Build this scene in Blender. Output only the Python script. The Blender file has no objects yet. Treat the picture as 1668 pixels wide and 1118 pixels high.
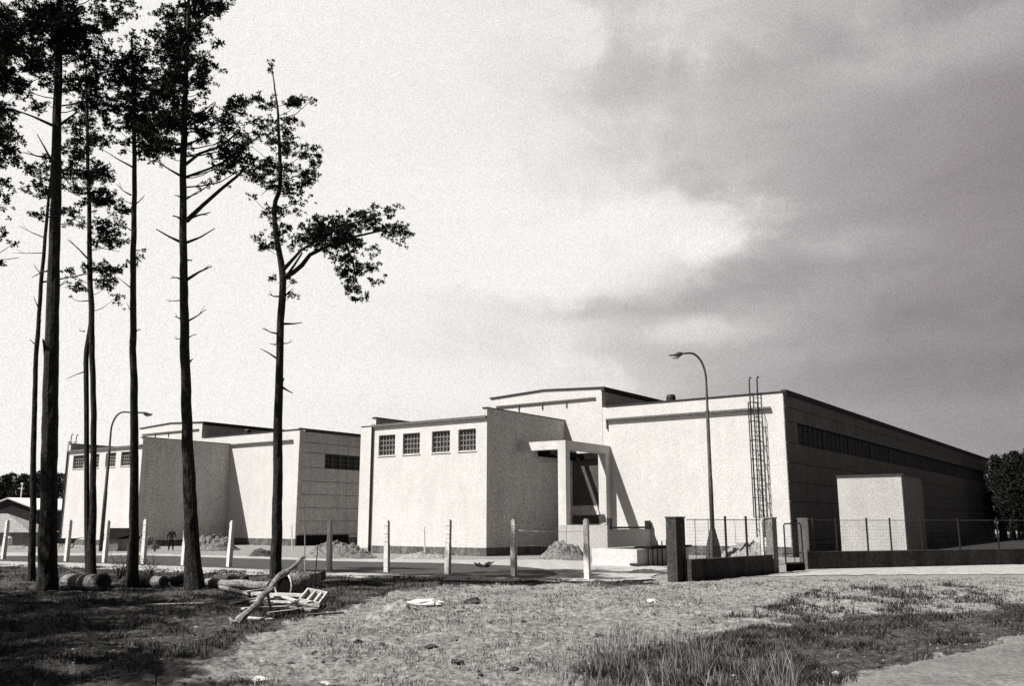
import bpy, math, random
import numpy as np
from mathutils import Vector, Matrix, noise as mn
random.seed(11); np.random.seed(11)
R = random.random
def U(a, b): return a + (b - a) * random.random()

# ---------------------------------------------------------------- camera model (also used to measure the place)
FPX, CX, CY, H = 1470.0, 834.0, 559.0, 2.1
TILT = math.atan(291 / 1470)
def ray(px, py):
    a, b = px - CX, CY - py
    return Vector((a, FPX*math.cos(TILT) - b*math.sin(TILT), FPX*math.sin(TILT) + b*math.cos(TILT)))
def G(px, py, z=0.0):
    r = ray(px, py); k = (z - H) / r.z
    return Vector((0, 0, H)) + r*k
def P(px, py, D):
    r = ray(px, py)
    return Vector((0, 0, H)) + r*(D/r.y)
AZ = math.atan(1076/1498)
u = Vector((math.sin(AZ), math.cos(AZ), 0)); w = Vector((math.cos(AZ), -math.sin(AZ), 0)); Z = Vector((0, 0, 1))
O = G(792, 907)
def B(s, d, z=0.0): return O + w*s + u*d + Z*z

sc = bpy.context.scene
col = sc.collection
cam = bpy.data.cameras.new('camera'); co = bpy.data.objects.new('camera', cam); col.objects.link(co)
co.location = (0, 0, H); co.rotation_euler = (math.pi/2 + TILT, 0, 0)
cam.sensor_width = 36; cam.lens = 36*FPX/1668; cam.clip_end = 6000; cam.clip_start = 0.1
sc.camera = co

# ---------------------------------------------------------------- materials
def mat(name, c, var=0.12, scale=3.0, detail=6, rough=0.9, bump=0.0, bscale=None, metal=0.0, spec=0.25, stretch=None, streak=0.0, grime=None, speck=None):
    m = bpy.data.materials.new(name); m.use_nodes = True
    nt = m.node_tree; N = nt.nodes; L = nt.links
    b = N['Principled BSDF']; b.inputs['Roughness'].default_value = rough; b.inputs['Metallic'].default_value = metal
    b.inputs['Specular IOR Level'].default_value = spec
    tc = N.new('ShaderNodeTexCoord'); src = tc.outputs['Object']
    if stretch:
        mp = N.new('ShaderNodeMapping'); mp.inputs['Scale'].default_value = stretch
        L.new(src, mp.inputs['Vector']); src = mp.outputs['Vector']
    n = N.new('ShaderNodeTexNoise'); n.inputs['Scale'].default_value = scale; n.inputs['Detail'].default_value = detail; n.inputs['Roughness'].default_value = 0.7
    L.new(src, n.inputs['Vector'])
    mr = N.new('ShaderNodeMapRange'); mr.inputs['From Min'].default_value = 0.25; mr.inputs['From Max'].default_value = 0.75
    mr.inputs['To Min'].default_value = 1 - var; mr.inputs['To Max'].default_value = 1 + var
    L.new(n.outputs['Fac'], mr.inputs['Value'])
    fac = mr.outputs['Result']
    def mul(a, bb):
        q = N.new('ShaderNodeMath'); q.operation = 'MULTIPLY'; L.new(a, q.inputs[0]); L.new(bb, q.inputs[1]); return q.outputs[0]
    # fine speckle of roughcast, dust and grit
    g = N.new('ShaderNodeTexNoise'); g.inputs['Scale'].default_value = (grime or 9.0); g.inputs['Detail'].default_value = 3
    L.new(tc.outputs['Object'], g.inputs['Vector'])
    m2 = N.new('ShaderNodeMapRange'); m2.inputs['From Min'].default_value = 0.3; m2.inputs['From Max'].default_value = 0.7
    sp_ = speck or var; m2.inputs['To Min'].default_value = 1 - sp_*1.2; m2.inputs['To Max'].default_value = 1 + sp_*0.9
    L.new(g.outputs['Fac'], m2.inputs['Value']); fac = mul(fac, m2.outputs['Result'])
    if streak:
        mp = N.new('ShaderNodeMapping'); mp.inputs['Scale'].default_value = (1.1, 1.1, 0.12); L.new(tc.outputs['Object'], mp.inputs['Vector'])
        s = N.new('ShaderNodeTexNoise'); s.inputs['Scale'].default_value = 1.6; s.inputs['Detail'].default_value = 5; L.new(mp.outputs['Vector'], s.inputs['Vector'])
        m3 = N.new('ShaderNodeMapRange'); m3.inputs['From Min'].default_value = 0.35; m3.inputs['From Max'].default_value = 0.65
        m3.inputs['To Min'].default_value = 1 - streak; m3.inputs['To Max'].default_value = 1.0; L.new(s.outputs['Fac'], m3.inputs['Value'])
        fac = mul(fac, m3.outputs['Result'])
    vm = N.new('ShaderNodeVectorMath'); vm.operation = 'SCALE'; vm.inputs[0].default_value = c if not isinstance(c, (int, float)) else (c*1.02, c*0.99, c*0.965)
    L.new(fac, vm.inputs['Scale']); L.new(vm.outputs['Vector'], b.inputs['Base Color'])
    if bump:
        bn = N.new('ShaderNodeTexNoise'); bn.inputs['Scale'].default_value = bscale or scale*4; bn.inputs['Detail'].default_value = 6
        L.new(src, bn.inputs['Vector'])
        bp = N.new('ShaderNodeBump'); bp.inputs['Strength'].default_value = bump; bp.inputs['Distance'].default_value = 0.05
        L.new(bn.outputs['Fac'], bp.inputs['Height']); L.new(bp.outputs['Normal'], b.inputs['Normal'])
    return m

M = dict(
    render=mat('white_render', 0.49, 0.09, 0.5, streak=0.06, grime=14, speck=0.20, bump=0.3, bscale=14),
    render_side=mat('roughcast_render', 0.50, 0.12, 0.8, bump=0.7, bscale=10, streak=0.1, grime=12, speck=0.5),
    panel=mat('darker_side_panel', 0.15, 0.18, 0.9, streak=0.2, bump=0.2, grime=11, speck=0.5),  # near hall's siding; its lack of bounced light is put into the darker tone
    farpanel=mat('paler_side_panel', 0.40, 0.14, 0.9, streak=0.14, bump=0.2, grime=11, speck=0.4),  # same siding on the far hall, bounced light put into its paler tone
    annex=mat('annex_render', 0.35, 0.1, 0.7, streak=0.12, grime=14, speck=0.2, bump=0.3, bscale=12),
    plinth=mat('tarred_plinth', 0.13, 0.45, 1.2, streak=0.5, grime=5),
    tar=mat('roof_tar', 0.035, 0.3, 2),
    dark=mat('mouth_shade_black', 0.006, 0.3, 2, rough=1.0, spec=0.0),
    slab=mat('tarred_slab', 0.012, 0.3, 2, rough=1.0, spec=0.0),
    glass=mat('dirty_glass', 0.045, 0.9, 2.9, rough=0.35, spec=0.5),
    bandglass=mat('dark_band_glass', 0.010, 0.5, 1.3, rough=0.5, spec=0.2),
    door=mat('dark_door_paint', 0.075, 0.25, 2, streak=0.3),
    frame=mat('grey_window_frame', 0.17, 0.2, 4),
    darkframe=mat('dark_window_frame', 0.12, 0.2, 4),
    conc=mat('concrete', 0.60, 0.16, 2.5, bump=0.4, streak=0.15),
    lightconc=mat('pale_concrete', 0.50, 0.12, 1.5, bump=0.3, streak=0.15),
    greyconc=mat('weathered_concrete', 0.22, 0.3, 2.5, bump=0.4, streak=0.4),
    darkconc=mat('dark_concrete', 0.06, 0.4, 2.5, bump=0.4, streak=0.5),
    metal=mat('painted_steel', 0.015, 0.3, 6, rough=0.6),
    lampmetal=mat('lamp_steel', 0.05, 0.35, 4, rough=0.6),
    zinc=mat('zinc_gutter', 0.10, 0.3, 3, rough=0.7),
    bark=mat('pine_bark', 0.030, 0.5, 5, stretch=(3, 3, 0.6), bump=0.9, bscale=16, spec=0.1),
    needle=mat('pine_needles', (0.017, 0.0175, 0.015), 0.35, 1.2, spec=0.08),
    farleaf=mat('far_foliage', (0.017, 0.0175, 0.015), 0.4, 0.5, spec=0.05),
    deadwood=mat('dead_wood', 0.17, 0.45, 6, stretch=(2, 2, 2), bump=0.7),
    log=mat('log_bark', 0.13, 0.5, 5, bump=0.8, bscale=18),
    board=mat('sawn_board', 0.36, 0.3, 7, bump=0.4, bscale=14),
    greyboard=mat('weathered_board', 0.22, 0.35, 3, streak=0.4, bump=0.4),
    soil=mat('heaped_soil', 0.12, 0.5, 4, bump=1.0, bscale=9),
    sand=mat('heaped_sand', 0.20, 0.3, 3, bump=0.9, bscale=9),
    stone=mat('pale_stone', 0.45, 0.2, 5, bump=0.6),
    clod=mat('dark_clod', 0.045, 0.5, 9, bump=0.8),
    path=mat('sandy_path', 0.25, 0.38, 1.4, bump=0.6, bscale=6),
    road=mat('dusty_road', 0.115, 0.35, 1.6, bump=1.0, bscale=7, grime=14),
    darkturf=mat('dark_turf', 0.018, 0.5, 3.5, bump=1.0, bscale=10),
    bed=mat('turf_bed', 0.036, 0.5, 3.5, bump=1.0, bscale=10),
    cloth=mat('work_jacket', 0.06, 0.3, 8), trousers=mat('dark_trousers', 0.012, 0.3, 8), skin=mat('skin', 0.16, 0.1, 8),
    whiteroof=mat('pale_metal_roof', 0.60, 0.08, 1.0, streak=0.1),
    shed=mat('shed_timber', 0.025, 0.4, 2, streak=0.4),
    drygrass=mat('dry_grass', 0.21, 0.45, 3, spec=0.1), grass=mat('dark_grass', 0.052, 0.7, 2.0, spec=0.1),
    wire=mat('fence_wire', 0.04, 0.2, 6, rough=0.6), palewire=mat('pale_wire', 0.6, 0.1, 6),
)

# ---------------------------------------------------------------- mesh helpers
class MB:
    def __init__(s): s.v = []; s.f = []
    def quad(s, *p):
        n = len(s.v); s.v += [tuple(q) for q in p]; s.f.append(tuple(range(n, n+len(p))))
    def pbox(s, o, a, b, c):            # o corner, three edge vectors
        o, a, b, c = Vector(o), Vector(a), Vector(b), Vector(c)
        if a.cross(b).dot(c) < 0: a, b = b, a
        n = len(s.v)
        s.v += [tuple(q) for q in (o, o+a, o+a+b, o+b, o+c, o+a+c, o+a+b+c, o+b+c)]
        s.f += [tuple(n+i for i in q) for q in ((3,2,1,0),(4,5,6,7),(0,1,5,4),(1,2,6,5),(2,3,7,6),(3,0,4,7))]
    def bb(s, s0, s1, d0, d1, z0, z1):  # box in building axes
        s.pbox(B(s0, d0, z0), w*(s1-s0), u*(d1-d0), Z*(z1-z0)); return s
    def tube(s, pts, rad, n=8, cap=True, jitter=0.0):
        pts = [Vector(p) for p in pts]
        if not isinstance(rad, (list, tuple)): rad = [rad]*len(pts)
        base = len(s.v); ref = Vector((0.31, 0.9, 0.2)).normalized()
        for i, p in enumerate(pts):
            t = (pts[min(i+1, len(pts)-1)] - pts[max(i-1, 0)])
            if t.length < 1e-9: t = Vector((0, 0, 1))
            t.normalize()
            r0 = ref if abs(t.dot(ref)) < 0.95 else Vector((1, 0, 0))
            a = t.cross(r0).normalized(); b = t.cross(a)
            for k in range(n):
                an = 2*math.pi*k/n; rr = rad[i]*(1 + (jitter*U(-1, 1) if jitter else 0))
                s.v.append(tuple(p + a*(rr*math.cos(an)) + b*(rr*math.sin(an))))
        for i in range(len(pts)-1):
            for k in range(n):
                a0 = base+i*n+k; a1 = base+i*n+(k+1) % n
                s.f.append((a0, a1, a1+n, a0+n))
        if cap:
            s.f.append(tuple(base+k for k in range(n))[::-1]); e = base+(len(pts)-1)*n
            s.f.append(tuple(e+k for k in range(n)))
        return s
    def wallholes(s, s0, s1, z0, z1, d0, d1, holes):   # wall in the w-z plane with real openings
        xs = sorted({s0, s1, *[h[0] for h in holes], *[h[1] for h in holes]}); zs = sorted({z0, z1, *[h[2] for h in holes], *[h[3] for h in holes]})
        for i in range(len(xs)-1):
            for k in range(len(zs)-1):
                cx, cz = (xs[i]+xs[i+1])/2, (zs[k]+zs[k+1])/2
                if not any(h[0] < cx < h[1] and h[2] < cz < h[3] for h in holes): s.bb(xs[i], xs[i+1], d0, d1, zs[k], zs[k+1])
        return s
    def build(s, name, m, parent=None, smooth=False, origin=None):
        me = bpy.data.meshes.new(name)
        if parent is not None: origin = parent['_o'] if '_o' in parent else Vector((0, 0, 0))
        o0 = Vector(origin) if origin is not None else Vector((0, 0, 0))
        me.from_pydata([(x-o0.x, y-o0.y, z-o0.z) for x, y, z in s.v], [], s.f)
        me.materials.append(m)
        if smooth: me.polygons.foreach_set('use_smooth', [True]*len(me.polygons))
        me.update()
        o = bpy.data.objects.new(name, me); col.objects.link(o)
        if parent is not None:
            o.parent = parent; o['_o'] = tuple(o0)
        else:
            o.location = o0; o['_o'] = tuple(o0)
        return o
def tag(o, label=None, cat=None, group=None, kind=None):
    if label: o['label'] = label
    if cat: o['category'] = cat
    if group: o['group'] = group
    if kind: o['kind'] = kind
    return o
def thing(name, loc, label, cat, group=None):
    o = bpy.data.objects.new(name, None); col.objects.link(o); o.location = loc; o['_o'] = tuple(loc)
    o.empty_display_size = 0.3
    return tag(o, label, cat, group)
def part(name, mb, m, t, smooth=False, label=None):
    # child of a top-level Empty: mesh data is stored relative to the thing's base
    root = t
    while root.parent: root = root.parent
    o0 = Vector(root['_o'])
    me = bpy.data.meshes.new(name); me.from_pydata([(x-o0.x, y-o0.y, z-o0.z) for x, y, z in mb.v], [], mb.f)
    me.materials.append(m)
    if smooth: me.polygons.foreach_set('use_smooth', [True]*len(me.polygons))
    o = bpy.data.objects.new(name, me); col.objects.link(o); o.parent = t
    if label: o['label'] = label
    return o

# ---------------------------------------------------------------- world and sun
sv = (-u*1.65 - w*1.0 + Z*2.65).normalized()     # towards the sun
wd = bpy.data.worlds.new('World'); sc.world = wd; wd.use_nodes = True
nt = wd.node_tree; N = nt.nodes; L = nt.links
bg = N['Background']
elev = math.asin(sv.z); rot = math.atan2(sv.x, sv.y)
sky = N.new('ShaderNodeTexSky'); sky.sky_type = 'NISHITA'; sky.sun_disc = False; sky.sun_elevation = elev; sky.sun_rotation = rot
bw = N.new('ShaderNodeRGBToBW'); L.new(sky.outputs['Color'], bw.inputs['Color'])
tc = N.new('ShaderNodeTexCoord')
def math_(op, a=None, b=None, c=None, clamp=False):
    q = N.new('ShaderNodeMath'); q.operation = op; q.use_clamp = clamp
    for i, x in enumerate((a, b, c)):
        if x is None: continue
        if isinstance(x, (int, float)): q.inputs[i].default_value = x
        else: L.new(x, q.inputs[i])
    return q.outputs[0]
def wnoise(sc3, scale, detail=6, rough=0.55, off=(0, 0, 0), dist=0.0):
    mp = N.new('ShaderNodeMapping'); mp.inputs['Scale'].default_value = sc3; mp.inputs['Location'].default_value = off
    L.new(tc.outputs['Generated'], mp.inputs['Vector'])
    n = N.new('ShaderNodeTexNoise'); n.inputs['Scale'].default_value = scale; n.inputs['Detail'].default_value = detail
    n.inputs['Roughness'].default_value = rough; n.inputs['Distortion'].default_value = dist
    L.new(mp.outputs['Vector'], n.inputs['Vector']); return n.outputs['Fac']
dp = N.new('ShaderNodeVectorMath'); dp.operation = 'DOT_PRODUCT'; L.new(tc.outputs['Generated'], dp.inputs[0])
dp.inputs[1].default_value = (-0.88, 0.49, 0.10)
big = wnoise((1, 1, 2.4), 2.6, 7, 0.55, (0.3, 0.1, 0.55), 0.4)
stk = wnoise((1, 1, 5.0), 4.2, 8, 0.6, (1.7, 0.4, 0.2), 0.6)
val = math_('ADD', dp.outputs['Value'], math_('MULTIPLY', math_('SUBTRACT', big, 0.5), 0.2))
val = math_('ADD', val, math_('MULTIPLY', math_('SUBTRACT', stk, 0.5), 0.18))
def puff(px, py, sx, sy, amp):       # one cloud (or gap) at its own bearing in the sky
    global val
    d = ray(px, py).normalized()
    sb = N.new('ShaderNodeVectorMath'); sb.operation = 'SUBTRACT'; L.new(tc.outputs['Generated'], sb.inputs[0]); sb.inputs[1].default_value = d
    ml = N.new('ShaderNodeVectorMath'); ml.operation = 'MULTIPLY'; L.new(sb.outputs['Vector'], ml.inputs[0]); ml.inputs[1].default_value = (1/sx, 1/sx, 1/sy)
    ln = N.new('ShaderNodeVectorMath'); ln.operation = 'LENGTH'; L.new(ml.outputs['Vector'], ln.inputs[0])
    wv = math_('ADD', ln.outputs['Value'], math_('MULTIPLY', math_('SUBTRACT', puffn, 0.5), 1.5))
    mr = N.new('ShaderNodeMapRange'); mr.interpolation_type = 'SMOOTHSTEP'; L.new(wv, mr.inputs['Value']); mr.inputs['From Min'].default_value = 1.15; mr.inputs['From Max'].default_value = 0.3
    val = math_('ADD', val, math_('MULTIPLY', mr.outputs['Result'], amp*0.62))
puffn = wnoise((1, 1, 1.3), 11.0, 9, 0.62, (2.2, 0.7, 0.9), 0.3)
for a_ in ((1120, 365, .13, .035, .34), (960, 430, .20, .05, .30), (1150, 540, .09, .022, .22), (760, 380, .2, .07, .25), (1230, 450, .17, .03, -.16), (1250, 230, .16, .07, -.05), (1580, 270, .18, .09, -.10), (1330, 190, .3, .10, .09), (1560, 70, .16, .04, .18), (1600, 560, .2, .06, -.12), (1300, 0, .3, .05, .16), (1050, 140, .2, .06, -.05),
           (1400, 400, .10, .02, .12), (1560, 480, .14, .04, -.14), (1000, 500, .18, .02, -.12), (1420, 620, .2, .03, -.10), (760, 620, .3, .03, .12), (480, 250, .5, .3, .18)):
    puff(*a_)
cr = N.new('ShaderNodeValToRGB'); L.new(math_('ADD', math_('MULTIPLY', val, 0.6), 0.4), cr.inputs['Fac'])
els = cr.color_ramp.elements
els[0].position = 0.0; els[0].color = (0.022, 0.021, 0.021, 1)
els[1].position = 0.86; els[1].color = (0.485, 0.475, 0.463, 1)
for p, c in ((0.18, (0.055, 0.051, 0.052)), (0.30, (0.105, 0.096, 0.098)), (0.42, (0.158, 0.144, 0.148)), (0.49, (0.193, 0.178, 0.181)), (0.56, (0.245, 0.229, 0.230)), (0.634, (0.312, 0.296, 0.293)), (0.71, (0.418, 0.404, 0.394)), (0.78, (0.465, 0.455, 0.442))):
    e = els.new(p); e.color = (*c, 1)
gr = wnoise((1, 1, 1), 900, 2, 0.9)
grm = math_('ADD', math_('MULTIPLY', math_('SUBTRACT', gr, 0.5), 1.3), 1.0)
sep = N.new('ShaderNodeSeparateXYZ'); L.new(tc.outputs['Generated'], sep.inputs[0])
mulc = N.new('ShaderNodeVectorMath'); mulc.operation = 'SCALE'; L.new(cr.outputs['Color'], mulc.inputs[0]); L.new(grm, mulc.inputs['Scale'])
nis = N.new('ShaderNodeVectorMath'); nis.operation = 'SCALE'; nis.inputs[0].default_value = (1, 0.98, 0.96)
L.new(math_('MULTIPLY', bw.outputs['Val'], 0.5), nis.inputs['Scale'])
# clouds (given in the same units as the sky) cover most of the clear sky
cl = N.new('ShaderNodeVectorMath'); cl.operation = 'SCALE'; L.new(mulc.outputs['Vector'], cl.inputs[0])
zen = N.new('ShaderNodeMapRange'); L.new(sep.outputs['Z'], zen.inputs['Value']); zen.inputs['From Min'].default_value = 0.56; zen.inputs['From Max'].default_value = 0.82
zen.inputs['To Min'].default_value = 10.0; zen.inputs['To Max'].default_value = 3.0; L.new(zen.outputs['Result'], cl.inputs['Scale'])
mx = N.new('ShaderNodeMix'); mx.data_type = 'RGBA'; mx.inputs['Factor'].default_value = 0.93
L.new(nis.outputs['Vector'], mx.inputs[6]); L.new(cl.outputs['Vector'], mx.inputs[7])
L.new(mx.outputs[2], bg.inputs['Color']); bg.inputs['Strength'].default_value = 0.1
wd.cycles.sampling_method = 'MANUAL'; wd.cycles.sample_map_resolution = 1024

sl = bpy.data.lights.new('sun', 'SUN'); sl.energy = 5.0; sl.angle = math.radians(0.5); sl.color = (1.0, 0.975, 0.94)
so = bpy.data.objects.new('sun', sl); col.objects.link(so); so.rotation_euler = sv.to_track_quat('Z', 'Y').to_euler(); so.location = (0, -10, 40)
vs = sc.view_settings; vs.view_transform = 'Standard'; vs.look = 'None'; vs.exposure = 1.0; vs.gamma = 1.0

# ---------------------------------------------------------------- ground
def vnoise(x, y, f, seed=0):
    x = x*f + seed*17.3; y = y*f + seed*9.1
    xi = np.floor(x).astype(np.int64); yi = np.floor(y).astype(np.int64); xf = x-xi; yf = y-yi
    def h(a, b):
        n = (a*374761393 + b*668265263 + seed*1442695) & 0x7fffffff
        n = ((n ^ (n >> 13))*1274126177) & 0x7fffffff
        return ((n ^ (n >> 16)) & 0xffff)/65535.0
    sx = xf*xf*(3-2*xf); sy = yf*yf*(3-2*yf)
    return (h(xi, yi)*(1-sx)+h(xi+1, yi)*sx)*(1-sy) + (h(xi, yi+1)*(1-sx)+h(xi+1, yi+1)*sx)*sy - 0.5
def sstep(a, b, x):
    t = np.clip((x-a)/(b-a), 0, 1); return t*t*(3-2*t)
def relief(x, y):
    r = np.hypot(x, y)
    near = 1 - sstep(28, 42, r)
    h = 0.16*vnoise(x, y, 0.35, 1) + 0.11*vnoise(x, y, 0.9, 2) + 0.07*vnoise(x, y, 2.3, 3) + 0.05*vnoise(x, y, 6, 4) + 0.04*vnoise(x, y, 12, 5) + 0.025*vnoise(x, y, 25, 15)
    far = 0.015*(vnoise(x, y, 1.5, 6))*(1-sstep(60, 90, r))
    return h*near + far
def gz(x, y): return float(relief(np.array([x]), np.array([y]))[0])
def GG(px, py):
    p = G(px, py); p.z = gz(p.x, p.y); return p
def poly_mask(x, y, pts):
    ins = np.zeros(x.shape, bool); n = len(pts)
    for i in range(n):
        x1, y1 = pts[i]; x2, y2 = pts[(i+1) % n]
        c = ((y1 > y) != (y2 > y)); xx = (x2-x1)*(y-y1)/((y2-y1) if y2 != y1 else 1e-9)+x1
        ins ^= c & (x < xx)
    return ins
def gpoly(pts): return [tuple(G(*p)[:2]) for p in pts]
TURF_AND_SHADE = gpoly([(-400, 1500), (60, 1500), (120, 1200), (185, 1118), (290, 1082), (400, 1046), (500, 1010), (590, 985), (640, 962), (760, 950), (1000, 952), (1080, 950), (1000, 946), (900, 947), (700, 943), (500, 936), (300, 928), (100, 922), (-400, 915)])  # turf under the pines; part of the trees' cast shade is put into it
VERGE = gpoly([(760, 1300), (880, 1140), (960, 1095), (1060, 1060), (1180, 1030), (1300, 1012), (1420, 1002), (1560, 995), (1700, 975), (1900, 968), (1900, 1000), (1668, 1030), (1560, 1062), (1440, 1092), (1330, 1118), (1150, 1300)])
def ground():
    fa = np.concatenate([np.radians(np.linspace(-36, 36, 760)), np.radians(np.linspace(36, 324, 120))[1:-1]])
    rr = [0.0]
    r = 3.0
    radii = [0.6, 1.2, 2.0, 3.0]
    while r < 60: r *= 1.005; radii.append(r)
    while r < 3500: r *= 1.06; radii.append(r)
    radii = np.array(radii); A, RR = np.meshgrid(fa, radii)
    X = np.sin(A)*RR; Y = np.cos(A)*RR; Zz = relief(X, Y)
    na, nr = len(fa), len(radii)
    V = np.stack([X.ravel(), Y.ravel(), Zz.ravel()], 1)
    V = np.vstack([V, [[0, 0, 0]]])
    i = np.arange(nr-1)[:, None]*na; k = np.arange(na)[None, :]; k2 = (k+1) % na
    F = np.stack([(i+k).ravel(), (i+na+k).ravel(), (i+na+k2).ravel(), (i+k2).ravel()], 1)[:, ::-1]
    faces = F.tolist() + [(len(V)-1, int((a+1) % na), int(a)) for a in range(na)]
    me = bpy.data.meshes.new('ground'); me.from_pydata(V.tolist(), [], faces)
    me.polygons.foreach_set('use_smooth', [True]*len(me.polygons))
    wob = 0.9
    x = V[:, 0]; y = V[:, 1]
    jx = x + 0.8*vnoise(x, y, 0.9, 7) + 0.5*vnoise(x, y, 3.1, 8); jy = y + 1.2*vnoise(x, y, 0.9, 9) + 0.5*vnoise(x, y, 3.1, 10)
    g = np.clip(poly_mask(jx, jy, TURF_AND_SHADE).astype(float)*1.0 + poly_mask(jx, jy, VERGE).astype(float), 0, 1)
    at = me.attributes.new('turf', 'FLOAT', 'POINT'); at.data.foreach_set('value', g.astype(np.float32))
    m = bpy.data.materials.new('sandy_ground'); m.use_nodes = True
    nt = m.node_tree; N = nt.nodes; L = nt.links; b = N['Principled BSDF']; b.inputs['Roughness'].default_value = 1; b.inputs['Specular IOR Level'].default_value = 0.1
    tc = N.new('ShaderNodeTexCoord')
    def noise(sc_, det=6, ro=0.65):
        n = N.new('ShaderNodeTexNoise'); n.inputs['Scale'].default_value = sc_; n.inputs['Detail'].default_value = det; n.inputs['Roughness'].default_value = ro
        L.new(tc.outputs['Object'], n.inputs['Vector']); return n.outputs['Fac']
    def ramp(f, p0, c0, p1, c1):
        r = N.new('ShaderNodeValToRGB'); r.color_ramp.elements[0].position = p0; r.color_ramp.elements[0].color = (*[c0*k for k in (1.02, .99, .96)], 1)
        r.color_ramp.elements[1].position = p1; r.color_ramp.elements[1].color = (*[c1*k for k in (1.02, .99, .96)], 1); L.new(f, r.inputs['Fac']); return r.outputs['Color']
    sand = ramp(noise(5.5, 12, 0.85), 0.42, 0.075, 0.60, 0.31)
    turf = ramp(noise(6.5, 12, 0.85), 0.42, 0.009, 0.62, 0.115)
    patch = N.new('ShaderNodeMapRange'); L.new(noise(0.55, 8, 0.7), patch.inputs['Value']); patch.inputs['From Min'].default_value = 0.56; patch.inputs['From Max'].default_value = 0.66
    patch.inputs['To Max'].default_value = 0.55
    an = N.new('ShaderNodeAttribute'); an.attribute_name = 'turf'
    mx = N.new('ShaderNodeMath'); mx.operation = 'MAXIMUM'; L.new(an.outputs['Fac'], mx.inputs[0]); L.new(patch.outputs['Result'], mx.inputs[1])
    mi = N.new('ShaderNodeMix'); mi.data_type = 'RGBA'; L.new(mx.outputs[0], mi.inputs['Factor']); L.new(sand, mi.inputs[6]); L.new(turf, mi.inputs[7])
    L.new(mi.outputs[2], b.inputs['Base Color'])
    bp = N.new('ShaderNodeBump'); bp.inputs['Strength'].default_value = 1.0; bp.inputs['Distance'].default_value = 0.09
    L.new(noise(7, 10, 0.75), bp.inputs['Height']); L.new(bp.outputs['Normal'], b.inputs['Normal'])
    me.materials.append(m)
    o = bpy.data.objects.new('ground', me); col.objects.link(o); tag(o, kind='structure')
ground()

def sheet(name, pts, m, z=0.03, wob=0.3):
    pts = [G(*p) for p in pts]; out = []
    for i, p in enumerate(pts):
        q = pts[(i+1) % len(pts)]; n = max(1, min(200, int((q-p).length/0.3)))
        for k in range(n):
            r = p.lerp(q, k/n); a = 0.0 if r.length > 120 else wob
            out.append((r.x + a*mn.noise(Vector((r.x*1.7, r.y*1.7, 1))), r.y + a*1.6*mn.noise(Vector((r.x*1.7, r.y*1.7, 7))) + a*.5*mn.noise(Vector((r.x*6, r.y*6, 9))), z))
    mb = MB(); mb.v += out; mb.f.append(tuple(range(len(out))))
    o = mb.build(name, m); tag(o, kind='structure'); return o
def gridsheet(name, poly, m, x0, x1, y0, y1, st, lift):
    xs = np.arange(x0, x1, st); ys = np.arange(y0, y1, st); X, Y = np.meshgrid(xs, ys)
    X = X+0.0; Zg = relief(X, Y)*0.35+lift
    jx = X+0.5*vnoise(X, Y, 1.1, 41)+0.35*vnoise(X, Y, 4, 42)+0.2*vnoise(X, Y, 11, 44); jy = Y+0.5*vnoise(X, Y, 1.1, 43)
    msk = poly_mask(jx.ravel(), jy.ravel(), poly).reshape(X.shape)
    edge = msk.astype(float); e2 = edge.copy()
    for _ in range(10):
        p = np.pad(e2, 1, mode='edge'); e2 = (p[:-2, 1:-1]+p[2:, 1:-1]+p[1:-1, :-2]+p[1:-1, 2:])/4
    Zg = Zg - 0.12*np.clip(1.15-e2*1.15, 0, 1)*1.6
    mb = MB(); n = len(xs); mb.v = list(zip(X.ravel().tolist(), Y.ravel().tolist(), Zg.ravel().tolist()))
    F = []
    for i in range(len(ys)-1):
        for k in range(n-1):
            if msk[i, k] or msk[i, k+1] or msk[i+1, k] or msk[i+1, k+1]: F.append((i*n+k, i*n+k+1, (i+1)*n+k+1, (i+1)*n+k))
    mb.f = F; o = mb.build(name, m, smooth=True); tag(o, kind='structure'); return o
# dark turf bed with a rounded end in the yard, pale path beyond it
sheet('yard_path', [(-120, 904), (0, 901), (250, 903), (430, 908), (600, 912), (760, 913), (900, 913), (1085, 925), (1060, 945), (957, 949), (800, 948), (600, 943), (350, 936), (150, 928), (-120, 920)], M['path'], 0.02, 0.5)
sheet('turf_bed', [(-120, 909), (0, 907), (230, 906), (430, 912), (560, 916), (730, 919), (830, 923), (880, 928), (903, 934), (908, 938), (895, 942), (850, 944), (780, 941), (640, 937), (500, 932), (300, 924), (150, 919), (-120, 912.5)], M['bed'], 0.03, 0.12)
sheet('gate_road', [(1275, 934), (1330, 927), (1640, 921), (2300, 905), (2600, 912), (1640, 937), (1400, 938), (1240, 940)], M['path'], 0.02, 0.4)
sheet('widened_turf', [(1322, 912), (1400, 914), (1760, 910), (2300, 900), (2300, 868), (1760, 868), (1560, 872), (1400, 882), (1330, 892)], M['darkturf'], 0.028, 0.3)  # dark weedy ground, widened to cut light bounced onto the kiosk
gridsheet('dirt_road', gpoly([(1640, 1037), (1900, 1000), (2600, 1040), (2600, 1400), (1180, 1400), (1330, 1120), (1440, 1095), (1560, 1065)]), M['road'], 2.5, 26, 7.5, 26, 0.1, 0.09)

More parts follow.
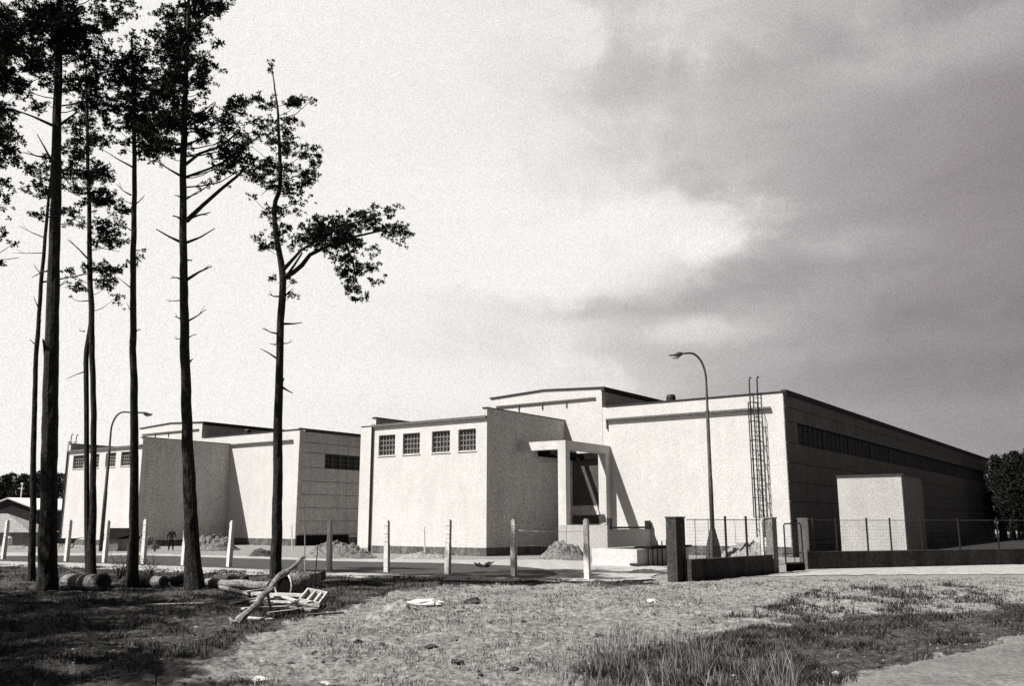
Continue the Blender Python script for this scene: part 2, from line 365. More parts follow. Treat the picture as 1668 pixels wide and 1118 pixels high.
# ---------------------------------------------------------------- industrial halls
def hall(loc, label, sB, wB, sT0, sT1, sM, sL, zM, zT, front_extra, dend, bandstart, openings, ladder_s, zB=9.2, wofs=((0.62, 2.15), (2.85, 4.37), (5.42, 6.95), (7.65, 9.08)), wz=(6.5, 7.9), pm='panel'):
    """sB block right edge, wB block width, tall part sT0..sT1, main right corner sM, left end sL"""
    t = thing('industrial_hall', loc, label, 'industrial building', 'white industrial halls')
    dr = 9.15
    # low front block
    s1 = sB; s0 = sB-wB
    wins = [(s0+a, s0+b_, wz[0], wz[1]) for a, b_ in wofs]
    b = MB(); b.wallholes(s0, s1, 0.5, 8.55, 0, 0.35, wins); part('block_front_wall', b, M['render'], t)
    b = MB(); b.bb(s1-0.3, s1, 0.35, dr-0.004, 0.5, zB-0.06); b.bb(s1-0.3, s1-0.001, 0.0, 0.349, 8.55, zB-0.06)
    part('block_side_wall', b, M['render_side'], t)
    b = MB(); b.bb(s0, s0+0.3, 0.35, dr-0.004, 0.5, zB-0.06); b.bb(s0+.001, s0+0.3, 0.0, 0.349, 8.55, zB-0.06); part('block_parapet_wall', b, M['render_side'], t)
    b = MB(); b.bb(s1-0.36, s1+0.05, -0.06, dr-0.006, zB-0.06, zB); part('parapet_cap', b, M['tar'], t)
    b = MB(); b.bb(s0-0.05, s0+0.36, -0.06, dr-0.006, zB-0.06, zB); part('parapet_cap', b, M['tar'], t)
    b = MB(); b.pbox(B(s0+0.3, 0.0, 8.56), w*(wB-0.6), u*(dr-0.01)+Z*0.3, Z*0.1); part('block_roof', b, M['tar'], t)
    b = MB(); b.bb(s0+0.02, s1-0.02, -0.16, -0.002, 8.5, 8.66); part('gutter', b, M['zinc'], t)
    b = MB(); b.tube([B(s0+0.08, -0.1, 8.55), B(s0+0.08, -0.1, 0.1)], 0.07, 8); part('downpipe', b, M['metal'], t)
    b = MB(); b.bb(s0-0.01, s1+0.03, -0.03, 0.3, 0, 0.5); b.bb(s1-0.3, s1+0.03, 0.3, dr-0.006, 0, 0.5); b.bb(s0-0.01, s0+0.3, 0.3, dr-0.006, 0, 0.5)
    part('plinth', b, M['plinth'], t)
    for a0, a1, z0, z1 in wins:
        g = MB(); g.bb(a0+0.002, a1-0.002, 0.2, 0.24, z0+0.002, z1-0.002); wo = part('window', g, M['glass'], t)
        fm = MB()
        for k in range(6): x = a0+0.03+(a1-a0-0.11)*k/5; fm.bb(x, x+0.05, 0.13, 0.198, z0+0.004, z1-0.004)
        for k in range(5): z = z0+0.02+(z1-z0-0.10)*k/4; fm.bb(a0+0.004, a1-0.004, 0.12, 0.129, z, z+0.05)
        part('window_frame', fm, M['frame'], wo)
        sl_ = MB(); sl_.bb(a0-0.05, a1+0.05, -0.05, 0.118, z0-0.06, z0+0.001); part('sill', sl_, M['conc'], wo)
    # tall section with very low gable
    sp = (sT0+sT1)/2; b = MB(); e = zT-0.24
    nb = len(b.v)
    for d in (dr, dr+0.35):
        b.v += [tuple(B(x, d, z)) for x, z in ((sT0, 0), (sT1, 0), (sT1, e), (sp, zT), (sT0, e))]
    b.f += [(0, 1, 2, 3, 4), (9, 8, 7, 6, 5)] + [(k, (k+5), (k+1) % 5+5, (k+1) % 5) for k in range(5)]
    part('tall_wall', b, M['render'], t)
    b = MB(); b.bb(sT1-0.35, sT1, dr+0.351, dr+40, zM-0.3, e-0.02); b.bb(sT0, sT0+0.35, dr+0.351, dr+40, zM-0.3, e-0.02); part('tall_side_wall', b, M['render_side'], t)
    b = MB()
    for a0, za, a1, zb in ((sT0-0.1, e, sp, zT), (sp, zT, sT1+0.25, e)):
        b.pbox(B(a0, dr-0.08, za+0.003), w*(a1-a0)+Z*(zb-za), u*40.2, Z*0.10)
    b.bb(sT1+0.001, sT1+0.25, dr-0.079, dr+40, e-0.2, e)
    part('tall_roof', b, M['tar'], t)
    b = MB(); b.bb(sT0+0.5, sT1-0.5, dr-0.12, dr-0.002, zT-0.92, zT-0.82)
    for k in range(1, 4):
        x = sT0+0.5+(sT1-sT0-1)*k*0.24; b.bb(x, x+0.07, dr-0.08, dr-0.003, zT-1.35, zT-0.92)
    part('tall_gutter', b, M['zinc'], t)
    # main front wall
    b = MB(); b.wallholes(sT1+0.001, sM-0.001, 0.6, zM-0.03, dr+0.02, dr+0.37, openings)
    part('main_wall', b, M['render'], t)
    b = MB(); b.bb(sL, sT0-0.001, dr+0.02, dr+0.37, 0, zM-0.03); part('end_wall', b, M['render'], t)
    b = MB(); b.bb(sT1+0.001, sM+0.02, dr, dr+0.3, 0, 0.6); part('main_plinth', b, M['plinth'], t)
    b = MB(); b.bb(sT1+0.35, sM-0.85, dr-0.17, dr+0.018, zM-0.98, zM-0.86); b.bb(sT1+0.35, sT1+0.43, dr-0.1, dr+0.017, zM-1.55, zM-0.98)
    part('main_gutter', b, M['zinc'], t)
    # panelled long side
    bz0, bz1 = 6.9, 8.15
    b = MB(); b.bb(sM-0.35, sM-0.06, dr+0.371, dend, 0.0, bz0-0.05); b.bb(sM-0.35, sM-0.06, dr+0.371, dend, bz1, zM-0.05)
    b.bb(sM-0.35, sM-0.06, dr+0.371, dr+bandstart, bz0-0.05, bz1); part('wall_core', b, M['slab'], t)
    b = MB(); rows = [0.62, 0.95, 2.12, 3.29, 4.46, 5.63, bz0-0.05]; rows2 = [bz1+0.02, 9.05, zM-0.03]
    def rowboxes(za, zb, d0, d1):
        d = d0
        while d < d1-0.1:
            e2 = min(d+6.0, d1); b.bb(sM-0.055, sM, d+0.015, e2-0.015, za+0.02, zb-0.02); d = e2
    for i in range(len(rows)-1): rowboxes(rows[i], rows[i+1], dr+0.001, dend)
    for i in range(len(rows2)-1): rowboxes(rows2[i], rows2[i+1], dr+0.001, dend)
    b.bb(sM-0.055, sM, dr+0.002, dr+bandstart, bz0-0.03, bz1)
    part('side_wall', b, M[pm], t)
    b = MB(); b.bb(sM-0.3, sM+0.03, dr+0.3, dend, 0, 0.6); part('side_plinth', b, M['plinth'], t)
    g = MB(); g.bb(sM-0.32, sM-0.28, dr+bandstart, dend-2, bz0-0.05, bz1); wb = part('window_band', g, M['bandglass'], t)
    fm = MB(); d = dr+bandstart+0.02; k = 0
    while d < dend-2.1:
        wd_ = 0.12 if k % 6 == 0 else 0.03
        fm.bb(sM-0.25, sM-0.12, d, d+wd_, bz0-0.045, bz1-0.005); d += 1.0; k += 1
    for q in range(4): z = bz0-0.03+(bz1-bz0-0.03)*q/3; fm.bb(sM-0.27, sM-0.251, dr+bandstart, dend-2, z, z+0.03)
    part('window_frame', fm, M['darkframe'], wb)
    b = MB(); b.bb(sM-0.1, sM+0.22, dr-0.12, dend+0.2, zM, zM+0.13); b.bb(sM+0.04, sM+0.2, dr+0.6, dend+0.2, zM-0.16, zM-0.001)
    part('eaves', b, M['tar'], t)
    b = MB(); b.bb(sT1+0.26, sM-0.101, dr-0.04, dr+0.5, zM, zM+0.07)
    b.bb(sT1+0.26, sM-0.36, dr+0.501, dend, zM-0.32, zM-0.2)
    if sL < sT0: b.bb(sL, sT0-0.11, dr-0.02, dr+0.5, zM, zM+0.05); b.bb(sL+.36, sT0-0.11, dr+0.501, dr+40, zM-0.32, zM-0.2)
    part('main_roof', b, M['tar'], t)
    b = MB(); b.bb(sL, sL+0.35, dr+0.371, dend, 0, zM-0.04); b.bb(sL+0.36, sM-0.36, dend-0.35, dend, 0, zM-0.05); part('rear_wall', b, M['render'], t)
    # stub vents on the roof
    c = B(sT1+4.2, dr+2.2, zM-0.2)
    if True:
        b = MB(); b.tube([c, c+Z*0.45], 0.22, 12); b.tube([c+Z*0.42, c+Z*0.56, c+Z*0.85, c+Z*0.98], [0.26, 0.34, 0.32, 0.24], 12); part('roof_vent', b, M['metal'], t, label='stubby round vent on the flat roof')
    front_extra(t)
    return t

def ladder(t, base, out, side, z0, z1, cage0, wid=0.5, depth=0.75):
    """base point under the ladder, out = away from the wall, side = along it"""
    b = MB()
    a = [base + side*(wid*q) for q in (-0.5, 0.5)]
    for q in a:
        b.tube([q+out*0.22+Z*z0, q+out*0.22+Z*z1, q+out*0.2+Z*(z1+0.75), q+out*0.05+Z*(z1+0.95), q-out*0.12+Z*(z1+0.9)], 0.042, 6)
    z = z0+0.15
    while z < z1: b.tube([a[0]+out*0.22+Z*z, a[1]+out*0.22+Z*z], 0.012, 5); z += 0.3
    z = z0+0.5
    while z < z1:
        for q in a: b.tube([q+out*0.0+Z*z, q+out*0.22+Z*z], 0.02, 5)
        z += 2.4
    lo = part('ladder', b, M['metal'], t)
    c = MB(); n = 10
    def hoop(k): an = math.pi*k/n; return side*(-0.29*math.cos(an)) + out*(0.22 + depth*math.sin(an))
    z = cage0
    zs = []
    while z < z1+0.3: zs.append(z); z += 1.16
    for z in zs: c.tube([base+hoop(k)+Z*z for k in range(n+1)], 0.024, 5)
    for k in (1, 3, 5, 7, 9): c.tube([base+hoop(k)+Z*cage0, base+hoop(k)+Z*zs[-1]], 0.018, 5)
    part('safety_cage', c, M['metal'], lo)

def extra_right(t):
    dr = 9.15
    # portal frame canopy by the side door
    f = 3.44
    b = MB(); b.bb(3.06, 3.64, f, f+0.5, 0.0, 6.62); b.bb(3.06, 3.64, dr-0.65, dr+0.018, 1.9, 6.62)
    b.bb(0.002, 3.06, f, f+0.5, 6.62, 7.17); b.bb(3.06, 3.64, f, dr+0.018, 6.621, 7.17)
    part('porch_frame', b, M['lightconc'], t)
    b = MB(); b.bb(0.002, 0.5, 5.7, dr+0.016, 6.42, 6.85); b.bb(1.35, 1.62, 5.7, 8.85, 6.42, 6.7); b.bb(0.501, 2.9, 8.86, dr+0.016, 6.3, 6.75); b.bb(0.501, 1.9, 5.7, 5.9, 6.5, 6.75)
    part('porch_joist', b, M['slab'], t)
    b = MB(); b.bb(0.6, 2.72, dr-0.03, dr-0.003, 3.2, 6.299); b.bb(0.6, 2.72, dr-0.03, dr-0.003, 1.95, 2.5); part('doorway', b, M['door'], t)
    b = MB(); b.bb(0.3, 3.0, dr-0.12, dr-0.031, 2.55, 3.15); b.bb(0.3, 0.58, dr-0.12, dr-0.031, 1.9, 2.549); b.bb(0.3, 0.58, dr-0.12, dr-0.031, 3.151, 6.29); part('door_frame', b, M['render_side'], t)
    # loading landing
    b = MB(); b.bb(3.645, 6.55, f, f+0.3, 0, 1.88); b.bb(6.25, 6.55, f+0.3, dr-0.001, 0, 1.62); b.bb(3.645, 6.25, f+0.301, dr-0.002, 0, 1.1)
    b.bb(3.06, 3.644, f-0.02, f-0.001, 0, 1.88)
    lo = part('landing', b, M['annex'], t)
    b = MB(); b.bb(6.3, 6.62, f+0.35, dr-0.3, 1.66, 1.78); b.bb(6.3, 6.6, dr-0.35, dr-0.05, 1.62, 2.15); b.bb(6.35, 6.6, f+0.31, f+0.55, 1.62, 2.3); part('handrail', b, M['metal'], lo)
    ladder(t, B(14.05, dr+0.02, 0), -u, w, 1.15, 10.05, 2.35)
    # projecting annex on the long side
def extra_left(t):
    ladder(t, B(-49.67, 0.5, 0), -w, u, 1.9, 9.3, 2.6, depth=0.8)
    b = MB(); b.bb(-27.9, -27.84, 9.3, 15.5, 0.0, 0.9); part('side_plinth', b, M['slab'], t)
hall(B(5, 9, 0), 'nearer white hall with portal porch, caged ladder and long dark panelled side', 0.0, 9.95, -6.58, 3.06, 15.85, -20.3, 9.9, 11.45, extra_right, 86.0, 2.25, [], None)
hall(B(-38, 9, 0), 'farther white hall behind the pine trunks at left, ladder at its far corner', -37.55, 12.1, -52.8, -42.16, -27.9, -53.5, 10.15, 11.9, extra_left, 70.0, 3.1, [], None, 9.35, ((0.95, 2.85), (3.9, 5.4), (6.45, 8.1), (8.9, 10.5)), (6.9, 8.15), 'farpanel')

t = thing('yard_kiosk', B(21.3, 8.5, 0), 'plain white windowless box building standing before the dark panelled side of the hall', 'outbuilding')
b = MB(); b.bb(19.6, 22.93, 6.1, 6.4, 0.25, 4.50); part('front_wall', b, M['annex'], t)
b = MB(); b.bb(19.63, 22.96, 6.401, 10.9, 0.25, 4.50); part('side_wall', b, M['panel'], t, label='dark sides of the kiosk')  # sides set darker than the front wall
b = MB(); b.bb(19.57, 22.99, 6.07, 10.93, -0.05, 0.248); part('plinth', b, M['plinth'], t)
b = MB(); b.bb(19.56, 23.06, 6.04, 11.6, 4.503, 4.58); part('roof', b, M['tar'], t)

# ---------------------------------------------------------------- street lamps
def lamp(base, hgt, lean, side, label, cone, rr=0.11):
    t = thing('street_lamp', base, label, 'street lamp', 'curved-neck street lamps in the yard')
    b = MB(); pts = [base+Z*0.0, base+Z*4.2, base+Z*4.25, base+Z*(hgt*0.72), base+Z*(hgt*0.725), base+Z*(hgt-1.4)]
    rad = [rr*1.05, rr, rr*0.86, rr*0.78, rr*0.6, rr*0.5]
    n = 12; ln = 1.45
    for k in range(1, n+1):
        an = math.pi/2*k/n; pts.append(base+Z*(hgt-1.4+1.4*math.sin(an)) + side*(ln*0.55*(1-math.cos(an)))); rad.append(rr*0.5)
    end = pts[-1]
    for k in (1, 2): pts.append(end+side*(0.24*lean*k)-Z*(0.02*k)); rad.append(rr*0.45)
    b.tube(pts, rad, 10); part('pole', b, M['lampmetal'], t, True)
    h = MB(); e = pts[-1]
    h.tube([e-side*0.06, e+side*0.06-Z*0.02, e+side*0.2-Z*0.07, e+side*0.42-Z*0.11, e+side*0.68-Z*0.10], [0.06, 0.12, 0.13, 0.07, 0.03], 10); lo = part('lamp_head', h, M['lampmetal'], t, True)
    g = MB(); g.tube([e+side*0.08-Z*0.13, e+side*0.2-Z*0.2, e+side*0.42-Z*0.21, e+side*0.62-Z*0.16], [0.04, 0.09, 0.07, 0.02], 8); part('lamp_glass', g, M['lightconc'], lo, True)
    if cone:
        c = MB(); c.tube([base-Z*0.05, base+Z*0.9, base+Z*1.75], [0.42, 0.34, 0.13], 4); part('footing', c, M['darkconc'], t)
base = P(1160, 850, 46); base.z = 0
lamp(base, 10.65, 1.0, Vector((-1, -0.15, 0)).normalized(), 'tall lamp post behind the low wall, its neck curving left above the hall', True)
base = P(168, 850, 66); base.z = 0
lamp(base, 10.0, 2.9, Vector((1, 0.1, 0)).normalized(), 'lamp post among the pine trunks, its neck curving right', False, 0.13)

# ---------------------------------------------------------------- concrete fence posts
posts = [(5, 0), (108, 0), (170, 0), (233, 0), (299, 0), (373, 0), (453, 0), (536, 0), (630, 0), (729, 0), (837, 0), (957, 0)]
names = {957: 'concrete fence post nearest the dark pier', 837: 'concrete fence post in front of the shaded side of the front block', 729: 'concrete fence post before the right half of the windowed block wall',
         630: 'concrete fence post at the left of the windowed white wall', 536: 'concrete fence post beside the soil heap', 453: 'concrete fence post hidden behind the crooked pine',
         373: 'concrete fence post between the tall bare pine and the crooked pine', 299: 'concrete fence post close beside the tall bare pine trunk', 233: 'concrete fence post just right of the fourth pine trunk',
         170: 'concrete fence post in front of the dark lidded box', 108: 'concrete fence post in front of the handcart', 5: 'concrete fence post at the left edge of the photo'}
for px, _ in posts:
    g = G(px, 925+0.034*(px-373)); g.z = -0.05
    h = 2.2 + U(-0.05, 0.05); a = 0.075; ang = 0.5+U(-0.15, 0.15)
    ax = Vector((math.cos(ang), -math.sin(ang), 0)); ay = Vector((math.sin(ang), math.cos(ang), 0)); ln = Vector((U(-0.02, 0.02), 0, 1))
    b = MB(); k = 1.3
    b.pbox(g-ax*a*k-ay*a*k, ax*2*a*k, ay*2*a*k, ln*h*0.55); b.pbox(g-ax*a*1.12-ay*a*1.12+ln*h*0.551, ax*2*a*1.12, ay*2*a*1.12, ln*h*0.44)
    b.pbox(g-ax*a*0.8-ay*a*0.8+ln*h*0.992, ax*1.6*a, ay*1.6*a, ln*0.05)
    for q in range(6): b.tube([g-ax*a*1.5-ay*a*1.2+ln*(0.35+0.33*q), g+ax*a*1.5-ay*a*1.2+ln*(0.35+0.33*q)], 0.012, 4)
    o = b.build('fence_post', M['conc'], origin=g); tag(o, names[px], 'fence post', 'concrete posts of the unfinished fence')
w0 = G(837, 940.7); w1 = G(957, 944.8); w2 = w1 + (w1-w0)*0.02
b = MB(); b.tube([w0+Z*1.78, w0*0.5+w1*0.5+Z*1.70, w1+Z*1.74], 0.008, 4); b.tube([w0+Z*1.2, w0*0.5+w1*0.5+Z*1.17, w1+Z*1.2], 0.006, 4)
o = b.build('strand_wire', M['palewire'], origin=w0); tag(o, 'thin pale wires strung between the two fence posts nearest the pier', 'wire')

# ---------------------------------------------------------------- wall, piers, gate and mesh fence at right
A0 = G(1125, 948); A1 = G(1262, 935); dirA = (A1-A0).normalized(); nA = Vector((dirA.y, -dirA.x, 0))
def pier(p, dx, dy, wid, dep, h, label, m, parts=True):
    t = thing('gate_pier', p, label, 'pier', 'concrete piers of the fence')
    b = MB(); b.pbox(p, dx*wid, dy*dep, Z*h); part('shaft', b, m, t)
    b = MB(); b.pbox(p-dx*0.025-dy*0.025+Z*(h+0.002), dx*(wid+0.05), dy*(dep+0.05), Z*0.05); part('cap', b, m, t)
# the big pier at the fence corner
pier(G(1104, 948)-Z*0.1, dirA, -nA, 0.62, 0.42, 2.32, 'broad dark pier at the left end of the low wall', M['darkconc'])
pp = G(1096, 947)-Z*0.1
b = MB(); b.pbox(pp-w*0.12+dirA*0.55, w*0.17, u*0.17, Z*2.38)
for q in range(7): b.tube([pp-w*0.16+dirA*0.55+Z*(0.4+0.3*q), pp+w*0.1+dirA*0.55+Z*(0.4+0.3*q)], 0.012, 4)
tag(b.build('fence_post', M['conc'], origin=pp), 'concrete fence post touching the left face of the broad dark pier', 'fence post', 'concrete posts of the unfinished fence')
def meshfence(name, label, p0, p1, wallh, toph, posts_, th=0.25, wallm='darkconc', step=0.12, sidecut=True):
    d = (p1-p0); ln = d.length; d.normalize(); n = Vector((d.y, -d.x, 0))
    t = thing(name, p0, label, 'fence', 'wire mesh fences on low walls')
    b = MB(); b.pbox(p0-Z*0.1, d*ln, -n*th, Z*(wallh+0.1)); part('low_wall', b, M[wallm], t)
    b = MB(); b.pbox(p0-d*0.0+n*0.03+Z*(wallh+0.002), d*ln, -n*(th+0.06), Z*0.05); part('coping', b, M[wallm], t)
    mid = -n*th*0.5
    for f_, r_, hh in posts_:
        b = MB(); q = p0+d*(ln*f_)+mid; b.tube([q+Z*(wallh-0.02), q+Z*(toph+hh)], r_, 6); b.tube([q+Z*(toph+hh), q+Z*(toph+hh+0.03)], r_*1.3, 6); part('post', b, M['metal'], t)
    b = MB()
    x = 0.05
    while x < ln: q = p0+d*x+mid; b.tube([q+Z*(wallh+0.06), q+Z*toph], 0.0028, 3, False); x += step
    z = wallh+0.1
    while z < toph: b.tube([p0+mid+Z*z, p1+mid+Z*z], 0.0028, 3, False); z += step
    part('wire_mesh', b, M['wire'], t)
    b = MB(); b.tube([p0+mid+Z*toph, p1+mid+Z*toph], 0.014, 5); part('top_rail', b, M['wire'], t)
    return t
meshfence('mesh_fence', 'mesh fence on dark low wall between the broad pier and the gate', A0+dirA*0.08, A1-dirA*0.1, 0.70, 2.17,
          [(0.09, 0.010, 0), (0.24, 0.010, 0), (0.44, 0.045, 0.1), (0.56, 0.008, 0), (0.70, 0.045, 0.1), (0.88, 0.012, 0)])
g1 = A1-Z*0.1
pier(g1, dirA, -nA, 0.42, 0.30, 2.32, 'slim gate pier on the left of the wicket gate', M['greyconc'])
pb = g1-dirA*0.75-nA*0.06
b = MB(); b.pbox(pb+Z*0.85, dirA*0.12, -nA*0.12, Z*1.45); tag(b.build('fence_post', M['conc'], origin=pb), 'pale stub post standing on the low wall left of the wicket gate', 'fence post', 'concrete posts of the unfinished fence')
g2 = G(1304, 929)
# wicket gate
t = thing('wicket_gate', G(1279, 932), 'low mesh wicket gate in a dark tube frame between two piers', 'gate')
ga = G(1281, 932); gb = G(1310, 930)
b = MB(); b.tube([ga+Z*0.35, ga+Z*1.95, ga+Z*2.0+(gb-ga)*0.06, gb-(gb-ga)*0.12+Z*2.02, gb-(gb-ga)*0.04+Z*1.93, gb+Z*0.35, ga+Z*0.35], 0.032, 6); part('gate_frame', b, M['metal'], t)
b = MB(); b.tube([(ga+gb)/2+Z*0.36, (ga+gb)/2+Z*2.0], 0.02, 5); b.tube([ga+Z*0.75, gb+Z*0.75], 0.02, 5); part('crossbar', b, M['metal'], t)
b = MB()
for k in range(1, 12): q = ga+(gb-ga)*(k/12); b.tube([q+Z*0.37, q+Z*1.97], 0.003, 3, False)
for k in range(1, 14): b.tube([ga+Z*(0.37+0.12*k), gb+Z*(0.37+0.12*k)], 0.003, 3, False)
part('wire_mesh', b, M['wire'], t)
b = MB(); b.pbox(ga-Z*0.1, (gb-ga), u*0.15, Z*0.42); part('kick_board', b, M['slab'], t)
W0 = G(1314, 929); W1 = G(1640, 921); dW = (W1-W0).normalized(); W2 = W0+dW*22
pier(W0-dW*0.35-Z*0.1, dW, u, 0.42, 0.4, 2.3, 'pale gate pier on the right of the wicket gate', M['conc'])
meshfence('mesh_fence', 'long mesh fence on dark low wall running right from the gate past the annex', W0+dW*0.1, W2, 0.72, 2.15,
          [(x/22, 0.04, 0.08) for x in (0.5, 1.8, 3.6, 5.0, 6.9, 9.3, 11.9, 14.5, 17.1, 19.7)], step=0.15)

# ---------------------------------------------------------------- pines
def tufts_mesh(pts, rad, m_needles, verts, faces):
    for (c, r) in zip(pts, rad):
        for k in range(m_needles):
            d = Vector((U(-1, 1), U(-1, 1), U(-0.6, 1))); d.normalize()
            s_ = d.cross(Vector((U(-1, 1), U(-1, 1), U(-1, 1)))); s_.normalize()
            l = r*U(0.6, 1.15); wd_ = r*U(0.12, 0.22)
            n = len(verts); a = c + d*(r*0.05)
            verts += [tuple(a-s_*wd_*0.5), tuple(a+d*l*0.6-s_*wd_), tuple(a+d*l), tuple(a+d*l*0.6+s_*wd_)]
            faces.append((n, n+1, n+2, n+3))
def interp(path, y):
    # path: list of (px,py,diam_px) from base upwards
    for i in range(len(path)-1):
        a, b = path[i], path[i+1]
        if b[1] <= y <= a[1]:
            t = (a[1]-y)/(a[1]-b[1]); return a[0]+(b[0]-a[0])*t, a[2]+(b[2]-a[2])*t
    return (path[-1][0], path[-1][2]) if y < path[-1][1] else (path[0][0], path[0][2])
def pine(label, D, path, blobs, stubs=(), limbs=(), dens=1.0, second=None, tr=0.125, group='pine trees at the edge of the yard'):
    base = G(path[0][0], 0) if False else P(path[0][0], path[0][1], D); base.z = 0
    t = thing('pine_tree', base, label, 'pine tree', group)
    sc_ = D/1498.0
    # smooth the trunk path
    P3 = []; RD = []
    n = 60
    for k in range(n+1):
        y = path[0][1] + (path[-1][1]-path[0][1])*k/n
        x, dd = interp(path, y)
        wob = 1.0*mn.noise(Vector((y*0.02, D*3.1, label.__len__())))
        p = P(x+wob*1.6, y, D); P3.append(p); RD.append(dd*0.5*sc_*(1+0.05*mn.noise(Vector((y*0.09, D, 2)))))
    P3[0].z = -0.1; RD[0] *= 1.12; RD[1] *= 1.05
    b = MB(); b.tube(P3, RD, 12, True, 0.05)
    if second: b.tube([P(x, y, D+0.15) for x, y, d_ in second], [d_*0.5*sc_ for x, y, d_ in second], 8, True, 0.06)
    for (x0, y0, x1, y1, th) in stubs:      # bare dead branches
        dd = U(-1.2, 1.2)*0.5; pa = P(x0, y0, D); pb_ = P(x1, y1, D+dd); pm = pa.lerp(pb_, 0.5)+Vector((0, 0, U(-0.06, 0.05)))
        b.tube([pa, pa.lerp(pm, 0.6), pm, pb_], [th*0.6*sc_, th*0.48*sc_, th*0.36*sc_, th*0.18*sc_], 5)
        if R() < 0.6:
            pc = pm.lerp(pb_, 0.3); b.tube([pc, pc+(pb_-pm)*0.5+Vector((0, 0, U(-0.1, 0.2)))], [th*0.25*sc_, th*0.1*sc_], 4)
    for lm in limbs:                        # shaped limbs: list of (px,py,d,dDepth)
        b.tube([P(x, y, D+q) for x, y, d_, q in lm], [d_*0.5*sc_ for x, y, d_, q in lm], 8, True, 0.08)
    V = []; F = []
    for bl in blobs:
        cx, cy, rx, ry = bl[:4]; q = bl[4] if len(bl) > 4 else U(-1.6, 1.6); bd = bl[5] if len(bl) > 5 else 1.0
        Dc = D+q; cen = P(cx, cy, Dc)
        ay = min(max(cy + abs(cx-interp(path, cy)[0])*0.35 + U(0, 10), path[-1][1]+3), path[0][1]-250)
        ax, _ = interp(path, ay); pa = P(ax, ay, D)
        mid = pa.lerp(cen, 0.55)+Vector((0, 0, -0.12*(cen-pa).length))
        if not (len(bl) > 6 and bl[6]):
            r0 = min(0.032, 0.010+0.008*(cen-pa).length); b.tube([pa, pa.lerp(mid, 0.5)-Vector((0, 0, 0.04)), mid, cen], [r0, r0*0.85, r0*0.7, r0*0.35], 5)
        nt_ = int(rx*ry*math.pi/19*dens*bd); pts = []; rad = []
        tries = 0; sub = [Vector((U(-0.85, 0.85), U(-0.85, 0.85), U(-1, 1))) for _ in range(max(3, int(nt_/9)))]
        sub = [s_ for s_ in sub if s_.x**2+s_.y**2 < 0.9]  or [Vector((0, 0, 0))]
        sp3 = [P(cx+s_.x*rx, cy+s_.y*ry, Dc+s_.z*rx*sc_*0.8) for s_ in sub]
        for s3 in sp3: b.tube([cen, cen.lerp(s3, 0.6)-Vector((0, 0, 0.03)), s3], [0.012, 0.008, 0.005], 3, False)
        for _ in range(nt_):
            s3 = random.choice(sp3); rr_ = 0.27*(0.4+0.6*min(1, rx/22))
            d = Vector((random.gauss(0, 1)*1.15, random.gauss(0, 1), random.gauss(0, 1)*0.62))*rr_*0.62
            pts.append(s3+d); rad.append(tr*U(0.7, 1.35))
            if R() < 0.3: b.tube([s3, s3+d], [0.006, 0.004], 3, False)
        tufts_mesh(pts, rad, 18, V, F)
    part('trunk', b, M['bark'], t)
    c = MB(); c.v = V; c.f = F; part('crown', c, M['needle'], t)
    return t

def upper(cx, n, y0, y1, spread):           # the part of a crown above the picture
    return [(cx+U(-spread, spread), U(y1, y0), U(22, 42), U(16, 28), U(-1.8, 1.8), 0.8) for _ in range(n)]
# thick trunk second from left
T2 = pine('thickest dark pine, its straight trunk leaving the frame near the upper left corner', 29.1,
     [(76, 960, 31), (80, 800, 26), (82, 640, 25), (85, 520, 21), (89, 400, 19), (92, 250, 16), (95, 100, 13), (98, -40, 10), (100, -160, 7), (102, -230, 3)],
     [(60, 30, 48, 32), (128, 28, 55, 30), (195, 14, 28, 18), (38, 92, 44, 30), (62, 128, 38, 22), (132, 82, 48, 36), (165, 118, 40, 30), (92, 55, 50, 45), (20, 20, 30, 22), (20, 130, 26, 22),
      (110, 130, 30, 22), (190, 95, 28, 22), (75, 165, 24, 14, -.8, .6), (150, 160, 30, 20, .8, .7), (30, 60, 30, 25), (100, 10, 50, 24), (200, 130, 22, 18, 1, .7), (60, 70, 40, 28), (120, 60, 44, 30), (150, 40, 40, 26), (90, 95, 44, 30), (85, 30, 44, 26)] + upper(100, 14, -20, -210, 75), dens=0.5,
     stubs=[(88, 205, 20, 177, 5), (86, 258, 38, 248, 4), (84, 262, 60, 218, 4), (83, 440, 52, 452, 3), (82, 470, 110, 458, 3), (76, 583, 70, 553, 8), (96, 205, 130, 180, 5)])
pine('slender leaning pine left of the thickest trunk', 33.5,
     [(52, 946, 12), (54, 760, 9), (58, 600, 7.5), (66, 470, 6.5), (74, 380, 5.5), (82, 300, 4.5), (88, 240, 3)],
     [(58, 285, 20, 14, None or -.4), (72, 308, 20, 12, .3), (55, 350, 17, 7, .2), (70, 265, 16, 10, .1), (48, 310, 14, 8, .3, .7), (95, 345, 16, 8, .2, .7)],
     stubs=[(74, 388, 30, 368, 2), (70, 412, 20, 412, 1.5), (66, 445, 55, 430, 2), (68, 460, 150, 445, 3), (62, 500, 55, 484, 2), (60, 540, 68, 520, 2), (56, 560, 48, 552, 2)], tr=0.12)
